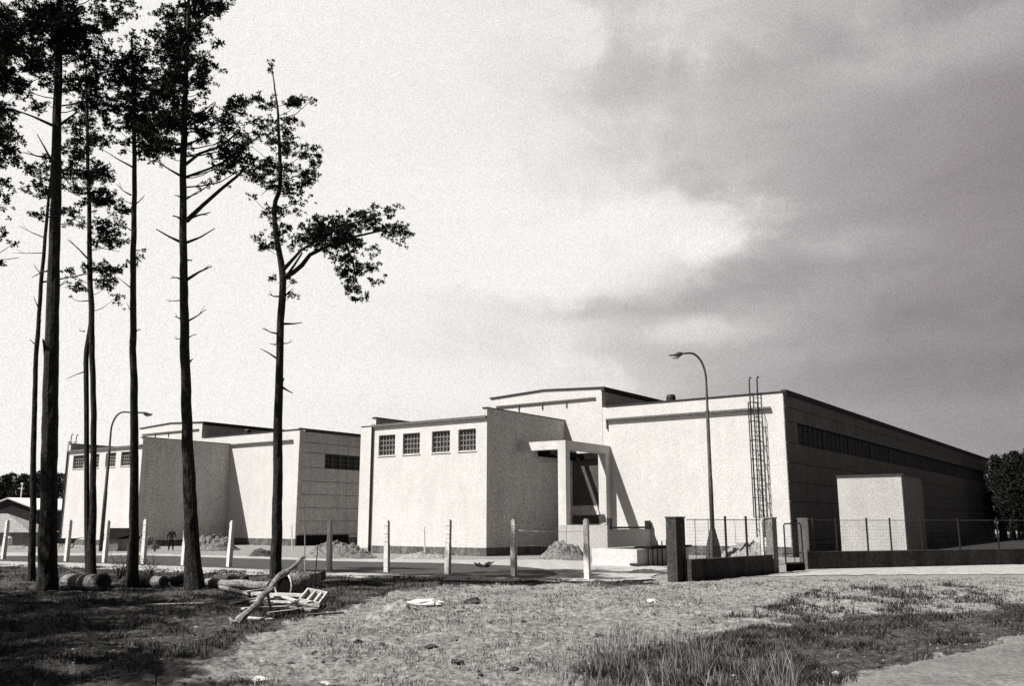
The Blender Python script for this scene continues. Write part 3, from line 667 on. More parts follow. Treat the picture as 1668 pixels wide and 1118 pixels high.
pine('twin-stemmed pine whose two trunks join halfway up', 36,
     [(149, 940, 15), (152, 800, 10), (152, 640, 9), (149, 520, 9.5), (147, 440, 8.5), (145, 350, 7), (143, 250, 6), (142, 180, 5), (140, 110, 3)],
     [(122, 250, 24, 24), (125, 290, 34, 20), (148, 318, 40, 20), (172, 322, 22, 16), (150, 175, 34, 34), (135, 215, 30, 24), (160, 232, 26, 18), (178, 368, 28, 22), (192, 388, 18, 18, .5, .8), (110, 350, 24, 12, -.4, .8),
      (160, 438, 42, 8, 0, 1.6), (120, 445, 16, 6, .4, .8), (128, 462, 22, 12, .5, .7), (172, 468, 20, 18, -.3, .8), (185, 488, 12, 10, 0, .6), (150, 280, 38, 24), (190, 345, 18, 14, 0, .7), (110, 272, 16, 12), (140, 370, 26, 12, 0, .6), (150, 130, 26, 22), (160, 395, 24, 10, 0, .6)],
     dens=0.85, stubs=[(146, 425, 110, 390, 3), (146, 398, 195, 410, 2), (144, 490, 118, 488, 2), (140, 605, 108, 618, 2), (138, 540, 128, 538, 2)],
     second=[(145, 942, 12), (142, 860, 9), (141, 760, 8), (141, 660, 8), (140, 590, 8.5), (141, 570, 8), (145, 545, 7.5), (148, 525, 7)], tr=0.13)
T4 = pine('straight mid-sized pine between the twin stems and the tall bare trunk', 30,
     [(215, 960, 22), (218, 860, 15), (219, 700, 13), (217, 560, 11), (217, 420, 10), (219, 300, 8), (219, 200, 7), (217, 110, 5), (214, 60, 3)],
     [(214, 66, 12, 12, 0, 1.4), (216, 100, 16, 16, 0, 1.2), (213, 88, 24, 20), (208, 128, 34, 30), (238, 158, 38, 28), (198, 188, 30, 18), (226, 200, 34, 18), (252, 222, 30, 18), (228, 240, 30, 16), (186, 160, 24, 16), (215, 150, 30, 26), (190, 208, 22, 14, 0, .7), (240, 120, 22, 18, 0, .8), (225, 180, 30, 22), (240, 205, 34, 18, .3, 1.3),
      (200, 235, 20, 12, 0, .7), (222, 430, 6, 6), (224, 412, 6, 6)],
     dens=0.56, stubs=[(216, 272, 170, 245, 3), (214, 318, 190, 300, 2.5), (218, 335, 236, 318, 2.5), (216, 332, 203, 328, 2), (214, 470, 192, 452, 2), (220, 408, 238, 410, 2), (214, 508, 207, 494, 2), (222, 540, 230, 538, 2), (213, 375, 200, 370, 2)])
T5 = pine('tall bare-trunked pine with broad dark crown and short dead branches', 29.4,
     [(317, 962, 31), (313, 900, 24), (306, 740, 18.5), (302, 600, 16), (299, 450, 13.5), (298, 330, 12), (299, 240, 11), (303, 120, 8), (307, 20, 6), (309, -60, 4), (310, -120, 2)],
     [(288, 20, 42, 26), (335, 20, 34, 24), (362, 6, 24, 14), (272, 78, 34, 30), (320, 98, 34, 28), (272, 178, 42, 34), (262, 218, 38, 28), (335, 145, 24, 20, 0, .8), (345, 188, 38, 26, 0, .7), (378, 182, 28, 24, 0, .65), (392, 208, 22, 18, 0, .7),
      (328, 222, 30, 16, 0, .6), (388, 248, 32, 18, 0, 1.2), (358, 268, 34, 14, 0, 1), (345, 298, 18, 8, 0, .5), (285, 243, 28, 16), (242, 208, 24, 18), (290, 130, 34, 26), (305, 60, 38, 26), (270, 140, 34, 24), (285, 195, 34, 22), (260, 245, 28, 12), (325, 60, 30, 22, 0, .7), (352, 75, 16, 10, 0, .6),
      (410, 215, 14, 20, 0, .5), (410, 265, 16, 10, 0, .8), (400, 180, 14, 14, 0, .5), (360, 230, 30, 14, 0, .5), (345, 130, 14, 12, 0, .5)] + upper(308, 7, -10, -100, 38), dens=0.8,
     stubs=[(298, 396, 254, 373, 5), (302, 396, 350, 372, 4.5), (302, 358, 343, 346, 4.5), (296, 358, 281, 352, 4), (296, 323, 284, 318, 3), (304, 456, 345, 434, 5), (296, 455, 278, 453, 3), (304, 424, 314, 423, 3), (305, 524, 336, 504, 3), (297, 522, 284, 516, 3), (297, 489, 270, 489, 2), (306, 552, 320, 545, 2), (298, 552, 283, 551, 2), (309, 590, 315, 585, 3),
            (302, 325, 340, 302, 3), (297, 288, 255, 262, 4), (300, 205, 350, 165, 4), (305, 235, 355, 215, 4)],
     limbs=[[(304, 360, 9, 0), (330, 335, 7, .3), (360, 308, 6, .6), (385, 288, 5, .8), (405, 270, 3.5, 1)], [(302, 268, 6, 0), (325, 250, 5, -.4), (360, 238, 4, -.7), (392, 212, 2.5, -1)], [(304, 288, 5, 0), (340, 275, 4, .5), (372, 260, 3, .8)], [(305, 55, 6, 0), (325, 35, 4, 0), (345, 18, 3, 0)]])
T6 = pine('crooked pine with an S-bent top and one heavy foliage limb reaching right', 34.9,
     [(449, 945, 19), (451, 860, 17), (453, 720, 15), (455, 600, 12.5), (458, 520, 12), (461, 455, 12), (457, 420, 10), (450, 385, 9), (447, 350, 8.5), (448, 330, 8), (455, 312, 7.5), (457, 285, 7), (455, 230, 5.5), (452, 180, 4), (447, 135, 2.5), (442, 104, 1.5)],
     [(443, 110, 8, 8), (430, 165, 18, 16), (476, 160, 14, 18, 0, 1.4), (485, 168, 12, 10, 0, 1.2), (505, 165, 10, 6), (470, 200, 18, 12, 0, .8), (448, 208, 22, 18, 0, .8), (500, 245, 24, 11, 0, .9), (518, 262, 14, 12, 0, 1.2), (450, 250, 28, 18, 0, .8), (430, 275, 30, 14, 0, 1), (478, 278, 30, 14), (505, 288, 18, 12, 0, 1.1), (472, 302, 28, 14, 0, 1.3), (428, 297, 24, 12, 0, 1.3),
      (412, 322, 6, 7), (490, 325, 14, 12, 0, .6), (460, 350, 24, 12, 0, .9), (438, 355, 12, 8), (420, 388, 8, 6, 0, 1.3), (436, 405, 14, 7, 0, 1.3), (458, 395, 18, 18, 0, .7), (470, 370, 18, 10, 0, .8), (476, 460, 8, 6, 0, .8), (478, 478, 10, 7, 0, .8), (448, 455, 6, 8, 0, .8), (400, 250, 14, 14, 0, .6), (455, 225, 26, 16, 0, .7), (412, 240, 16, 12, 0, .7)] +
     [(x, y, rx, ry, U(-.9, .9), dd, True) for x, y, rx, ry, dd in ((500, 385, 26, 20, 1.1), (525, 372, 30, 20, 1.3), (555, 372, 34, 22, 1.4), (585, 362, 32, 18, 1.1), (612, 352, 18, 12, .9), (628, 372, 24, 14, 1.1), (642, 350, 12, 12, .7), (652, 385, 14, 14, 1), (660, 372, 8, 10, .9), (560, 405, 32, 20, 1.2), (580, 430, 26, 20, .9), (572, 462, 20, 16, .7), (590, 480, 16, 10, .8), (603, 455, 14, 8, .7), (540, 398, 26, 16, 1.1), (510, 360, 18, 10, .8), (548, 425, 12, 14, .6), (610, 412, 16, 10, .6), (565, 445, 20, 16, .9), (495, 405, 18, 12, .8))],
     stubs=[(455, 483, 437, 479, 3), (456, 545, 427, 535, 3), (455, 560, 439, 560, 3), (452, 585, 424, 568, 3), (462, 528, 492, 526, 4), (462, 560, 476, 556, 2), (458, 630, 477, 641, 4), (459, 622, 463, 616, 4), (462, 485, 478, 470, 3), (448, 300, 425, 318, 2)],
     limbs=[[(462, 452, 11, 0), (478, 444, 9, .1), (492, 432, 8, .2), (505, 415, 7, .3), (540, 398, 6, .3), (580, 385, 4.5, .2), (620, 376, 3, 0), (650, 380, 2, 0)], [(461, 440, 8, 0), (475, 425, 6, -.2), (490, 408, 5, -.3), (525, 385, 4, -.4), (570, 365, 3, -.4), (620, 350, 2, -.3)], [(470, 446, 5, 0), (482, 428, 4, 0), (492, 412, 3, .3)], [(560, 392, 4, .2), (575, 425, 3, .2), (580, 455, 2, .2), (590, 478, 1.5, .3)]], tr=0.12)
pine('pine at the left edge of the photo, only its crown reaching in', 27.5,
     [(-75, 962, 26), (-72, 700, 20), (-68, 400, 16), (-62, 100, 12), (-60, -100, 8), (-58, -200, 3)],
     [(-5, 60, 32, 60), (5, 130, 32, 40), (8, 170, 28, 30), (0, 235, 34, 26, 0, 1.2), (12, 262, 22, 16), (10, 215, 20, 14), (2, 300, 18, 22, 0, .7), (0, 338, 12, 12, 0, .6), (5, 385, 16, 10, 0, .7), (20, 398, 12, 7, 0, .6), (2, 425, 6, 10, 0, .8), (-20, 200, 30, 40), (-30, 100, 40, 50), (-30, 280, 34, 26), (0, 100, 28, 40), (-2, 20, 30, 30)] + upper(-60, 8, -20, -180, 60), dens=0.55,
     stubs=[(-66, 430, 30, 420, 3), (-66, 330, 10, 300, 4)])
# more of the same wood just out of the picture on the left: it throws the shade across the near grass
k = 0
for x, y, src in ((-13.2, 9.5, T2), (-15.5, 13.5, T5), (-12.6, 14.0, T4), (-14.4, 17.8, T2), (-17.5, 20.5, T5), (-14.6, 21.5, T4), (-16.6, 25.2, T2), (-19.4, 24.5, T5), (-13.0, 4.5, T5), (-18.6, 28.5, T4), (-19.0, 16.5, T2), (-13.6, 11.6, T2), (-16.2, 17.0, T2)):
    r = src.copy(); col.objects.link(r); r.location = (x-5.6, y-4.2, 0); r.rotation_euler = (0, 0, U(0, 6)); s_ = U(0.82, 0.95); r.scale = (s_*1.15, s_*1.15, s_)
    r['label'] = 'pine of the wood just outside the left edge of the photo'; r['group'] = 'pines outside the left edge'
    for ch in src.children:
        c = ch.copy(); col.objects.link(c); c.parent = r

# ---------------------------------------------------------------- far trees
def fartree(name, base, h, wd_, label, group, conifer=False):
    t = thing(name, base, label, 'tree', group)
    b = MB(); b.tube([base-Z*0.1, base+Z*h*0.5, base+Z*h*0.9], [0.2, 0.13, 0.04], 6)
    V = []; F = []; pts = []; rad = []
    for k in range(9):
        an = U(0, 6.28); z = U(0.35, 0.9); b.tube([base+Z*h*z*0.8, base+Z*h*z+Vector((math.cos(an), math.sin(an), 0))*wd_*0.35], [0.06, 0.02], 4)
    for k in range(620):
        z = 0.12+0.88*R()**0.85; rr_ = wd_*0.5*((1-z)**0.6 if conifer else math.sin(math.pi*min(1, z*0.86+0.12))**0.6)*math.sqrt(R()) * (0.8+0.5*mn.noise(Vector((z*9, k*.01, base.x)))); an = U(0, 6.28)
        pts.append(base+Vector((math.cos(an)*rr_, math.sin(an)*rr_, z*h))); rad.append(U(0.18, 0.5))
    tufts_mesh(pts, rad, 5, V, F)
    part('trunk', b, M['bark'], t); c = MB(); c.v = V; c.f = F; part('crown', c, M['farleaf'], t); return t
def place_far(src, base, label, s_):
    r = src.copy(); col.objects.link(r); r.location = base; r.rotation_euler = (0, 0, U(0, 6)); r.scale = (s_, s_, s_); r['label'] = label
    for ch in src.children: c = ch.copy(); col.objects.link(c); c.parent = r
f0 = None
G1 = 'trees of the wood behind the shed at left'; G2 = 'trees beyond the long side of the hall'
LF = 'dark tree in the even row of the wood behind the shed at left'
for i, (px, D, h) in enumerate([(-60, 128, 9.5), (-44, 132, 8.6), (-28, 126, 9.0), (-14, 130, 8.2), (0, 127, 8.4), (12, 131, 8.9), (24, 126, 8.0), (36, 130, 8.6), (47, 127, 8.5), (58, 131, 9.2), (69, 126, 8.4), (80, 130, 8.8), (91, 127, 8.6), (102, 131, 8.9), (5, 138, 9.0), (30, 139, 9.2), (52, 138, 9.1), (74, 139, 9.0)]):
    b_ = P(px, 850, D); b_.z = 0
    if f0 is None: f0 = fartree('leafy_tree', b_, 9.5, 4.6, LF, G1)
    else: place_far(f0, b_, LF, h/9.5)
f1 = None
LR = 'black leafy tree in the clump past the far end of the long hall'
for i, (px, D, h) in enumerate([(1632, 104, 8.0), (1645, 102, 8.4), (1658, 104, 9.2), (1670, 101, 9.3), (1686, 104, 10.2), (1702, 102, 9.8), (1636, 110, 9.4), (1650, 111, 10.1), (1664, 110, 10.4), (1628, 114, 9.0)]):
    b_ = P(px, 850, D); b_.z = 0
    if f1 is None: f1 = fartree('leafy_tree', b_, 9.5, 4.4, LR, G2)
    else: place_far(f1, b_, LR, h/9.5)

# ---------------------------------------------------------------- shed, sand roof and things at far left
D = 88
def px3(px, py, D_): return P(px, py, D_)
t = thing('timber_shed', P(20, 850, 88)-Z*2.1, 'dark gabled shed with pale roof behind the pine trunks at far left', 'shed')
a = P(-70, 850, 88); a.z = 0; bR = P(60, 850, 88); bR.z = 0; ap = P(15, 814, 88); dk = Vector((0.42, 0.9, 0)).normalized()*7
lft = P(-60, 840, 88).z; eave = P(60, 832, 88).z; el = P(-70, 846, 88).z
b = MB(); n0 = 0
b.v += [tuple(q) for q in (a, bR, Vector((bR.x, bR.y, eave)), ap, Vector((a.x, a.y, el)))]; b.v += [tuple(Vector(q)+dk) for q in b.v[:5]]
b.f += [(0, 1, 2, 3, 4), (9, 8, 7, 6, 5)]+[(k_, k_+5, (k_+1) % 5+5, (k_+1) % 5) for k_ in range(5)]
part('walls', b, M['shed'], t)
b = MB(); eR = Vector((bR.x, bR.y, eave)); eL = Vector((a.x, a.y, el)); dsl = (eR-ap)
b.pbox(ap+Z*0.05-dk.normalized()*0.2, dsl*1.05, dk*1.35, Z*0.12); b.pbox(ap+Z*0.055-dk.normalized()*0.2, (eL-ap)*1.05, dk*1.35, Z*0.12); part('roof', b, M['whiteroof'], t)
t = thing('sand_shelter', P(20, 850, 80)-Z*2.1, 'low pale tent-like roof over a dark store at the left edge', 'shelter')
c = [P(-40, 869, 78), P(-12, 838, 80), P(14, 837, 80), P(50, 868, 78)]
back = Vector((0.5, 4, 0))
b = MB(); b.quad(c[0], c[1], c[2], c[3]) ; 
b = MB(); b.pbox(P(-60, 869, 78), P(50, 869, 78)-P(-60, 869, 78), Vector((0.1, 0.1, 0.0))+Vector((0, 1.5, 0)), Z*0.05)
pk = P(12, 837, 80); l0 = P(-70, 868, 78); r0 = P(50, 868, 78); l1 = l0+Vector((0, 5, 0)); r1 = r0+Vector((0, 5, 0)); pl = P(-30, 839, 80)
b = MB(); b.v += [tuple(q) for q in (l0, r0, pk, pl, l1, r1)]; b.f += [(0, 1, 2, 3), (1, 5, 2), (5, 4, 3, 2), (4, 0, 3), (0, 4, 5, 1)]
part('canvas_roof', b, M['sand'], t)
b = MB(); q0 = Vector((l0.x, l0.y+0.3, 0)); b.pbox(q0, Vector((r0.x-l0.x-0.3, 0, 0)), Vector((0, 4, 0)), Z*(l0.z-0.02)); part('store_wall', b, M['greyboard'], t)
b = MB(); q = P(12, 890, 76); q.z = 0; b.tube([q, q+Z*0.75, q+Z*0.9], [0.35, 0.32, 0.2], 10); tag(b.build('cement_tub', M['conc'], origin=q), 'pale upright tub in front of the dark store at the left edge', 'tub')
q = P(20, 897, 70); q.z = 0; b = MB(); b.pbox(q-Vector((0.9, 0, 0)), Vector((2.1, 0.2, 0)), Vector((0, 0.8, 0)), Z*0.14)
b.pbox(q-Vector((0.5, -.1, -0.142)), Vector((1.1, 0.1, 0)), Vector((0, 0.6, 0)), Z*0.1); tag(b.build('slab_stack', M['lightconc'], origin=q), 'low stack of pale slabs below the store at the left edge', 'slabs')
q = P(30, 850, 96); q.z = 0; b = MB(); b.tube([q, q+Z*5.9], [0.09, 0.06], 6); t = thing('signal_pole', q, 'thin pole rising in front of the dark wood at left', 'pole'); part('shaft', b, M['conc'], t)
b = MB(); b.tube([q+Z*5.9, q+Z*6.1], [0.16, 0.1], 8); b.tube([q+Z*5.5-Vector((.4, 0, 0)), q+Z*5.5+Vector((.3, 0, 0))], 0.03, 4); part('lamp_head', b, M['lightconc'], t)
# handcart by the far hall
q = G(112, 893); t = thing('handcart', q, 'dark two-handled handcart standing by the foot of the far ladder', 'handcart')
b = MB(); b.v += [tuple(q+Vector(v)) for v in ((-.9, -.35, .75), (.5, -.35, .75), (.5, .35, .75), (-.9, .35, .75), (-.7, -.25, .35), (.2, -.25, .35), (.2, .25, .35), (-.7, .25, .35))]
b.f += [(0, 3, 2, 1), (4, 5, 6, 7), (0, 1, 5, 4), (1, 2, 6, 5), (2, 3, 7, 6), (3, 0, 4, 7)]; part('tray', b, M['metal'], t)
b = MB()
for k in range(16): a1 = 2*math.pi*k/16; a2 = 2*math.pi*(k+1)/16; b.tube([q+Vector((0.1+.3*math.cos(a1), 0, .3+.3*math.sin(a1))), q+Vector((0.1+.3*math.cos(a2), 0, .3+.3*math.sin(a2)))], 0.04, 5)
part('wheel', b, M['metal'], t)
for s_ in (-.28, .28): b = MB(); b.tube([q+Vector((-.5, s_, .5)), q+Vector((0.9, s_, .78)), q+Vector((1.3, s_, .8))], 0.025, 5); part('handle', b, M['metal'], t); 
b = MB(); b.tube([q+Vector((-.6, .2, .4)), q+Vector((-.7, .25, 0))], 0.03, 5); b.tube([q+Vector((-.6, -.2, .4)), q+Vector((-.7, -.25, 0))], 0.03, 5); part('leg', b, M['metal'], t)
# lidded box
q = G(164, 898.5); t = thing('site_box', q, 'board-sided site box with steep black lid beside the far lamp post', 'box')
wx = G(211, 898.5)-q; dd = Vector((0, 1.6, 0)); b = MB(); b.pbox(q, wx, dd, Z*0.85); part('side_boards', b, M['greyboard'], t)
b = MB(); b.v += [tuple(v) for v in (q+Z*.86-wx*.02-dd*.06, q+Z*.86+wx*1.02-dd*.06, q+Z*1.62+wx*1.0+dd*.6, q+Z*1.62+dd*.6, q+Z*.86-wx*.02+dd*1.02, q+Z*.86+wx*1.02+dd*1.02)]
b.f += [(0, 1, 2, 3), (3, 2, 5, 4), (0, 3, 4), (1, 5, 2), (0, 4, 5, 1)]; part('lid', b, M['slab'], t)

# ---------------------------------------------------------------- heaps
def heap(name, cpx, cpy, wpx, hpx, m, label, cat='heap', group=None, dep=1.0, seed=0, D_=None, peaks=None):
    c = G(cpx, cpy) if D_ is None else P(cpx, 850, D_); c.z = 0
    s_ = c.y/1498; W = wpx*s_*0.5; Hh = hpx*s_; b = MB(); n, mr = 72, 26
    b.v.append((c.x, c.y, Hh))
    for i in range(1, mr+1):
        r = i/mr
        for k in range(n):
            an = 2*math.pi*k/n; x = math.cos(an)*W*r; y = math.sin(an)*W*dep*r
            nz = mn.noise(Vector((x*1.1, y*1.1, seed)))*0.45 + mn.noise(Vector((x*3, y*3, seed+5)))*0.35 + mn.noise(Vector((x*7, y*7, seed+9)))*0.28
            z = Hh*(1-r*r)*(1-0.5*(r-0.6)/0.4)*(1+nz)
            if r <= 0.6: z = Hh*(1-r*r)*(1+nz*0.9)
            if i == mr: z = -0.12
            b.v.append((c.x+x*(1+0.12*nz), c.y+y, z))
    for k in range(n): b.f.append((0, 1+k, 1+(k+1) % n))
    for i in range(mr-1):
        for k in range(n): a0 = 1+i*n+k; a1 = 1+i*n+(k+1) % n; b.f.append((a0, a0+n, a1+n, a1))
    o = b.build(name, m, origin=c); tag(o, label, cat, group); return o
HG = 'soil heaps around the halls'
heap('soil_heap', 552, 909, 124, 22, M['soil'], 'dark soil heap piled against the left foot of the windowed block', group=HG, seed=1)
heap('soil_heap', 918, 911, 86, 24, M['soil'], 'rounded dark soil heap in front of the porch landing', group=HG, seed=2)
heap('sand_heap', 1215, 912, 120, 30, M['sand'], 'pale sand heap seen through the mesh beside the gate', group=HG, seed=3, D_=47)
heap('sand_heap', 1165, 912, 50, 14, M['sand'], 'low sand heap seen through the mesh behind the lamp footing', group=HG, seed=31, D_=48)
heap('soil_heap', 345, 897, 90, 22, M['soil'], 'low rubble heap at the shaded foot of the far block, right of the worker', group=HG, seed=4)
heap('soil_heap', 232, 895, 60, 20, M['soil'], 'low rubble heap at the foot of the far block, left of the worker', group=HG, seed=5)
heap('soil_heap', 425, 907, 42, 12, M['clod'], 'small black heap left of the crooked pine on the pale path', group=HG, seed=6)
heap('rubble_bank', 690, 912, 100, 10, M['sand'], 'long flat pale rubble bank along the foot of the windowed wall', group=HG, seed=7, dep=0.35)
heap('sand_heap', 648, 1000, 62, 18, M['sand'], 'small pale sand heap on the rough ground beside a flat stone', group='small heaps on the rough ground', seed=8)
heap('sand_heap', 610, 1010, 40, 8, M['sand'], 'faint low sand heap left of the flat stone', group='small heaps on the rough ground', seed=18)

# ---------------------------------------------------------------- concrete pit edge, plank, yard odds and ends
c = G(1038, 924); t = thing('concrete_pit', c, 'low pale concrete box with a dark side, in front of the landing', 'concrete box')
b = MB(); b.pbox(c-w*2.45, w*2.45, u*0.25, Z*0.80); b.pbox(c-w*0.25+u*0.251, w*0.25, u*5.2, Z*0.798); b.pbox(c-w*2.45+u*0.251, w*0.25, u*5.2, Z*0.797); b.pbox(c-w*2.45+u*5.452, w*2.45, u*0.25, Z*0.8); part('pit_wall', b, M['lightconc'], t)
b = MB(); b.pbox(c+u*0.9-w*0.6+Z*0.802, w*0.9, u*4.6, Z*0.1); part('edge_board', b, M['slab'], t)
b = MB()
for k in range(9): q = c+w*0.12+u*(0.9+k*0.5); b.tube([q, q+Z*(1.0+U(-.15, .25))], 0.03, 4)
part('stake', b, M['metal'], t)
q = G(984, 921); b = MB(); e = G(1040, 924.5); b.pbox(q+Z*0.06, e-q, Vector((0, .35, 0.02)), Z*0.09); tag(b.build('plank', M['metal'], origin=q), 'dark plank lying on the pale ground in front of the concrete box', 'plank')
heap('debris_heap', 1055, 934, 80, 5, M['clod'], 'flat dark scatter of debris left of the broad pier', seed=12)
# dead leafy plant in the turf bed
q = G(784, 926); t = thing('broken_plant', q, 'dark broken leafy plant sticking up from the turf bed', 'plant')
b = MB()
for an, l in ((2.4, .5), (1.9, .38), (0.55, .75), (0.75, .6), (1.2, .25), (0.35, .5), (2.0, .3)):
    d = Vector((math.cos(an), U(-.2, .2), math.sin(an)*0.8)); s_ = Vector((-d.z, 0.1, d.x))*0.05
    b.v += [tuple(q+v) for v in (d*0-s_, d*l*.5-s_*1.6, d*l, d*l*.5+s_*1.6+Vector((0, .05, 0)))]; n = len(b.v); b.f.append((n-4, n-3, n-2, n-1))
    b.tube([q-Z*.05, q+d*l*.8], [.025, .012], 4)
part('leaves', b, M['clod'], t)
# thin stakes
for px, y0, y1, D_, lab in ((497, 930, 822, 39, 'thin pale stake standing between the crooked pine and the soil heap'), (476, 893, 856, 68, 'short pale stake against the corner of the far hall'), (692, 905, 860, 58, 'thin stake standing against the windowed wall')):
    q = P(px, y0, D_); q.z = 0; tp = P(px-1, y1, D_); b = MB(); b.tube([q-Z*.1, q.lerp(tp, .5), tp], 0.025 if D_ < 50 else 0.05, 5); b.tube([tp, tp+Z*.03], 0.04, 5); tag(b.build('stake', M['conc'], origin=q), lab, 'stake', 'thin stakes in the yard')

# ---------------------------------------------------------------- worker
def skin_mesh(name, chains, m, t, sub=1):
    me = bpy.data.meshes.new(name); V = []; E_ = []; Rr = []; idx = {}
    for ch in chains:
        prev = None
        for key, p, r in ch:
            if key in idx and key: i = idx[key]
            else:
                i = len(V); V.append(p); Rr.append(r)
                if key: idx[key] = i
            if prev is not None: E_.append((prev, i))
            prev = i
    me.from_pydata(V, E_, []); o = bpy.data.objects.new(name, me); col.objects.link(o)
    o.modifiers.new('skin', 'SKIN')
    for i, r in enumerate(Rr): me.skin_vertices[0].data[i].radius = (r, r) if isinstance(r, float) else r
    me.skin_vertices[0].data[0].use_root = True
    me.materials.append(m); sb = o.modifiers.new('sub', 'SUBSURF'); sb.levels = sub; sb.render_levels = sub
    dg = bpy.context.evaluated_depsgraph_get(); ev = bpy.data.meshes.new_from_object(o.evaluated_get(dg)); ev.name = name
    bpy.data.objects.remove(o); o = bpy.data.objects.new(name, ev); col.objects.link(o); o.parent = t
    if not ev.materials: ev.materials.append(m)
    ev.polygons.foreach_set('use_smooth', [True]*len(ev.polygons)); return o
q = G(278, 897.5)
t = thing('person', q, 'person in a dark jacket and trousers standing stooped at the foot of the far block', 'person'); t.rotation_euler = (0, 0, 0.35)
S = 0.95
def V3(x, y, z): return (x*S, y*S, z*S)
hand = lambda sx, k: [[('wr%d' % sx, V3(sx*.30, -.16, .92), .028*S), (None, V3(sx*.31+0.012*(k-1.5), -.20, .85), .016), (None, V3(sx*.31+0.014*(k-1.5), -.215, .80-.008*abs(k-1.5)), .010), (None, V3(sx*.305+0.014*(k-1.5), -.205, .765-.01*abs(k-1.5)), .008)]]
chains = [[('pel', V3(0, 0, .90), (.15*S, .11*S)), ('belly', V3(0, -.01, 1.06), (.145*S, .10*S)), ('chest', V3(0, -.05, 1.28), (.17*S, .115*S)), ('neck', V3(0, -.10, 1.46), .055*S), ('jaw', V3(0, -.155, 1.54), (.065*S, .075*S)), (None, V3(0, -.15, 1.64), (.075*S, .092*S)), (None, V3(0, -.14, 1.71), (.05*S, .06*S))]]
for sx in (-1, 1):
    chains.append([('pel', 0, 0), (None, V3(sx*.10, 0, .84), .09*S), (None, V3(sx*.13, -.03, .48), .058*S), (None, V3(sx*.15, .02, .10), .040*S), (None, V3(sx*.16, -.03, .045), .04*S), (None, V3(sx*.18, -.17, .03), .032*S)])
    chains.append([('chest', 0, 0), (None, V3(sx*.18, -.05, 1.36), .062*S), (None, V3(sx*.30, -.02, 1.14), .045*S), ('wr%d' % sx, V3(sx*.30, -.16, .92), .028*S)])
    for k in range(4): chains += hand(sx, k)
    chains.append([('wr%d' % sx, 0, 0), (None, V3(sx*.27, -.21, .87), .011), (None, V3(sx*.262, -.24, .83), .009)])
skin_mesh('body', chains, M['skin'], t, 1)
jk = [[('a', V3(0, 0, .86), (.17*S, .135*S)), ('b', V3(0, -.01, 1.06), (.165*S, .125*S)), ('c', V3(0, -.05, 1.28), (.19*S, .14*S)), (None, V3(0, -.085, 1.43), (.08*S, .075*S))]]
for sx in (-1, 1): jk.append([('c', 0, 0), (None, V3(sx*.19, -.05, 1.36), .08*S), (None, V3(sx*.30, -.02, 1.14), .064*S), (None, V3(sx*.302, -.13, .96), .05*S)])
skin_mesh('jacket', jk, M['cloth'], t)
tr = [[('p', V3(0, 0, .92), (.16*S, .12*S)), ('q', V3(0, 0, .86), (.15*S, .12*S))]]
for sx in (-1, 1): tr.append([('q', 0, 0), (None, V3(sx*.105, 0, .78), .10*S), (None, V3(sx*.13, -.03, .48), .075*S), (None, V3(sx*.15, .02, .08), .062*S)])
skin_mesh('trousers', tr, M['trousers'], t)
for sx in (-1, 1): skin_mesh('boot', [[(None, V3(sx*.15, .03, .07), .055*S), (None, V3(sx*.165, -.06, .05), .05*S), (None, V3(sx*.185, -.2, .035), .042*S)]], M['trousers'], t)
skin_mesh('cap', [[(None, V3(0, -.12, 1.66), (.086*S, .105*S)), (None, V3(0, -.12, 1.73), (.07*S, .085*S))]], M['trousers'], t)
hd = MB()
for sx in (-1, 1): hd.tube([V3(sx*.03, -.236, 1.62), V3(sx*.03, -.246, 1.62)], 0.009, 6)
hd.tube([V3(0, -.235, 1.61), V3(0, -.262, 1.585)], [0.009, 0.014], 5); hd.tube([V3(-.03, -.232, 1.545), V3(0, -.242, 1.543), V3(.03, -.232, 1.545)], 0.006, 5)
me = bpy.data.meshes.new('face'); me.from_pydata(hd.v, [], hd.f); me.materials.append(M['skin']); o = bpy.data.objects.new('face', me); col.objects.link(o); o.parent = t

# ---------------------------------------------------------------- logs, boards, barrel and litter under the pines
def logobj(p, q, r, label, m='log', name='log', r2=None):
    t = thing(name, p, label, 'log', 'logs and pipes under the pines'); b = MB(); n = 8
    pts = [p.lerp(q, k/n)+Vector((0, 0, 0.02*math.sin(k*1.7))) for k in range(n+1)]
    b.tube(pts, [r*(1+0.015*math.sin(k*2.3)) if r2 is None else r+(r2-r)*k/n for k in range(n+1)], 14, True, 0.05); part('stem', b, M[m], t)
    d = (q-p).normalized(); b = MB(); b.tube([q+d*0.004, q+d*0.02], r*0.78, 14); part('cut_end', b, M['clod'], t)
def gp(px, py, z=0.0): p = G(px, py); p.z = gz(p.x, p.y)+z; return p
logobj(gp(108, 958, .24), gp(168, 964, .25), 0.25, 'thick pale log lying between the thickest pine and the straight pine')
logobj(gp(90, 958, .2), gp(112, 952, .3), 0.17, 'black short log wedged against the thickest pine trunk', 'clod')
logobj(gp(222, 956, .2), gp(266, 960, .2), 0.18, 'pale log between the straight pine and the tall bare pine')
logobj(gp(278, 955, .12), gp(303, 955, .2), 0.15, 'dark log touching the left foot of the tall bare pine', 'clod')
logobj(gp(335, 958, .12), gp(440, 966, .14), 0.13, 'long dark log between the tall bare pine and the crooked pine', 'deadwood')
logobj(gp(350, 950, .12), gp(400, 955, .1), 0.12, 'short dark log behind the long one right of the tall bare pine', 'clod')
# thin dark pole leaning from behind the thick trunk
b = MB(); a_ = gp(60, 945, .75); e_ = gp(142, 948, .2); b.tube([a_, a_.lerp(e_, .5), e_], [.05, .06, .07], 6); tag(b.build('fallen_pole', M['clod'], origin=a_), 'thin black pole slanting across behind the thickest trunk', 'pole')
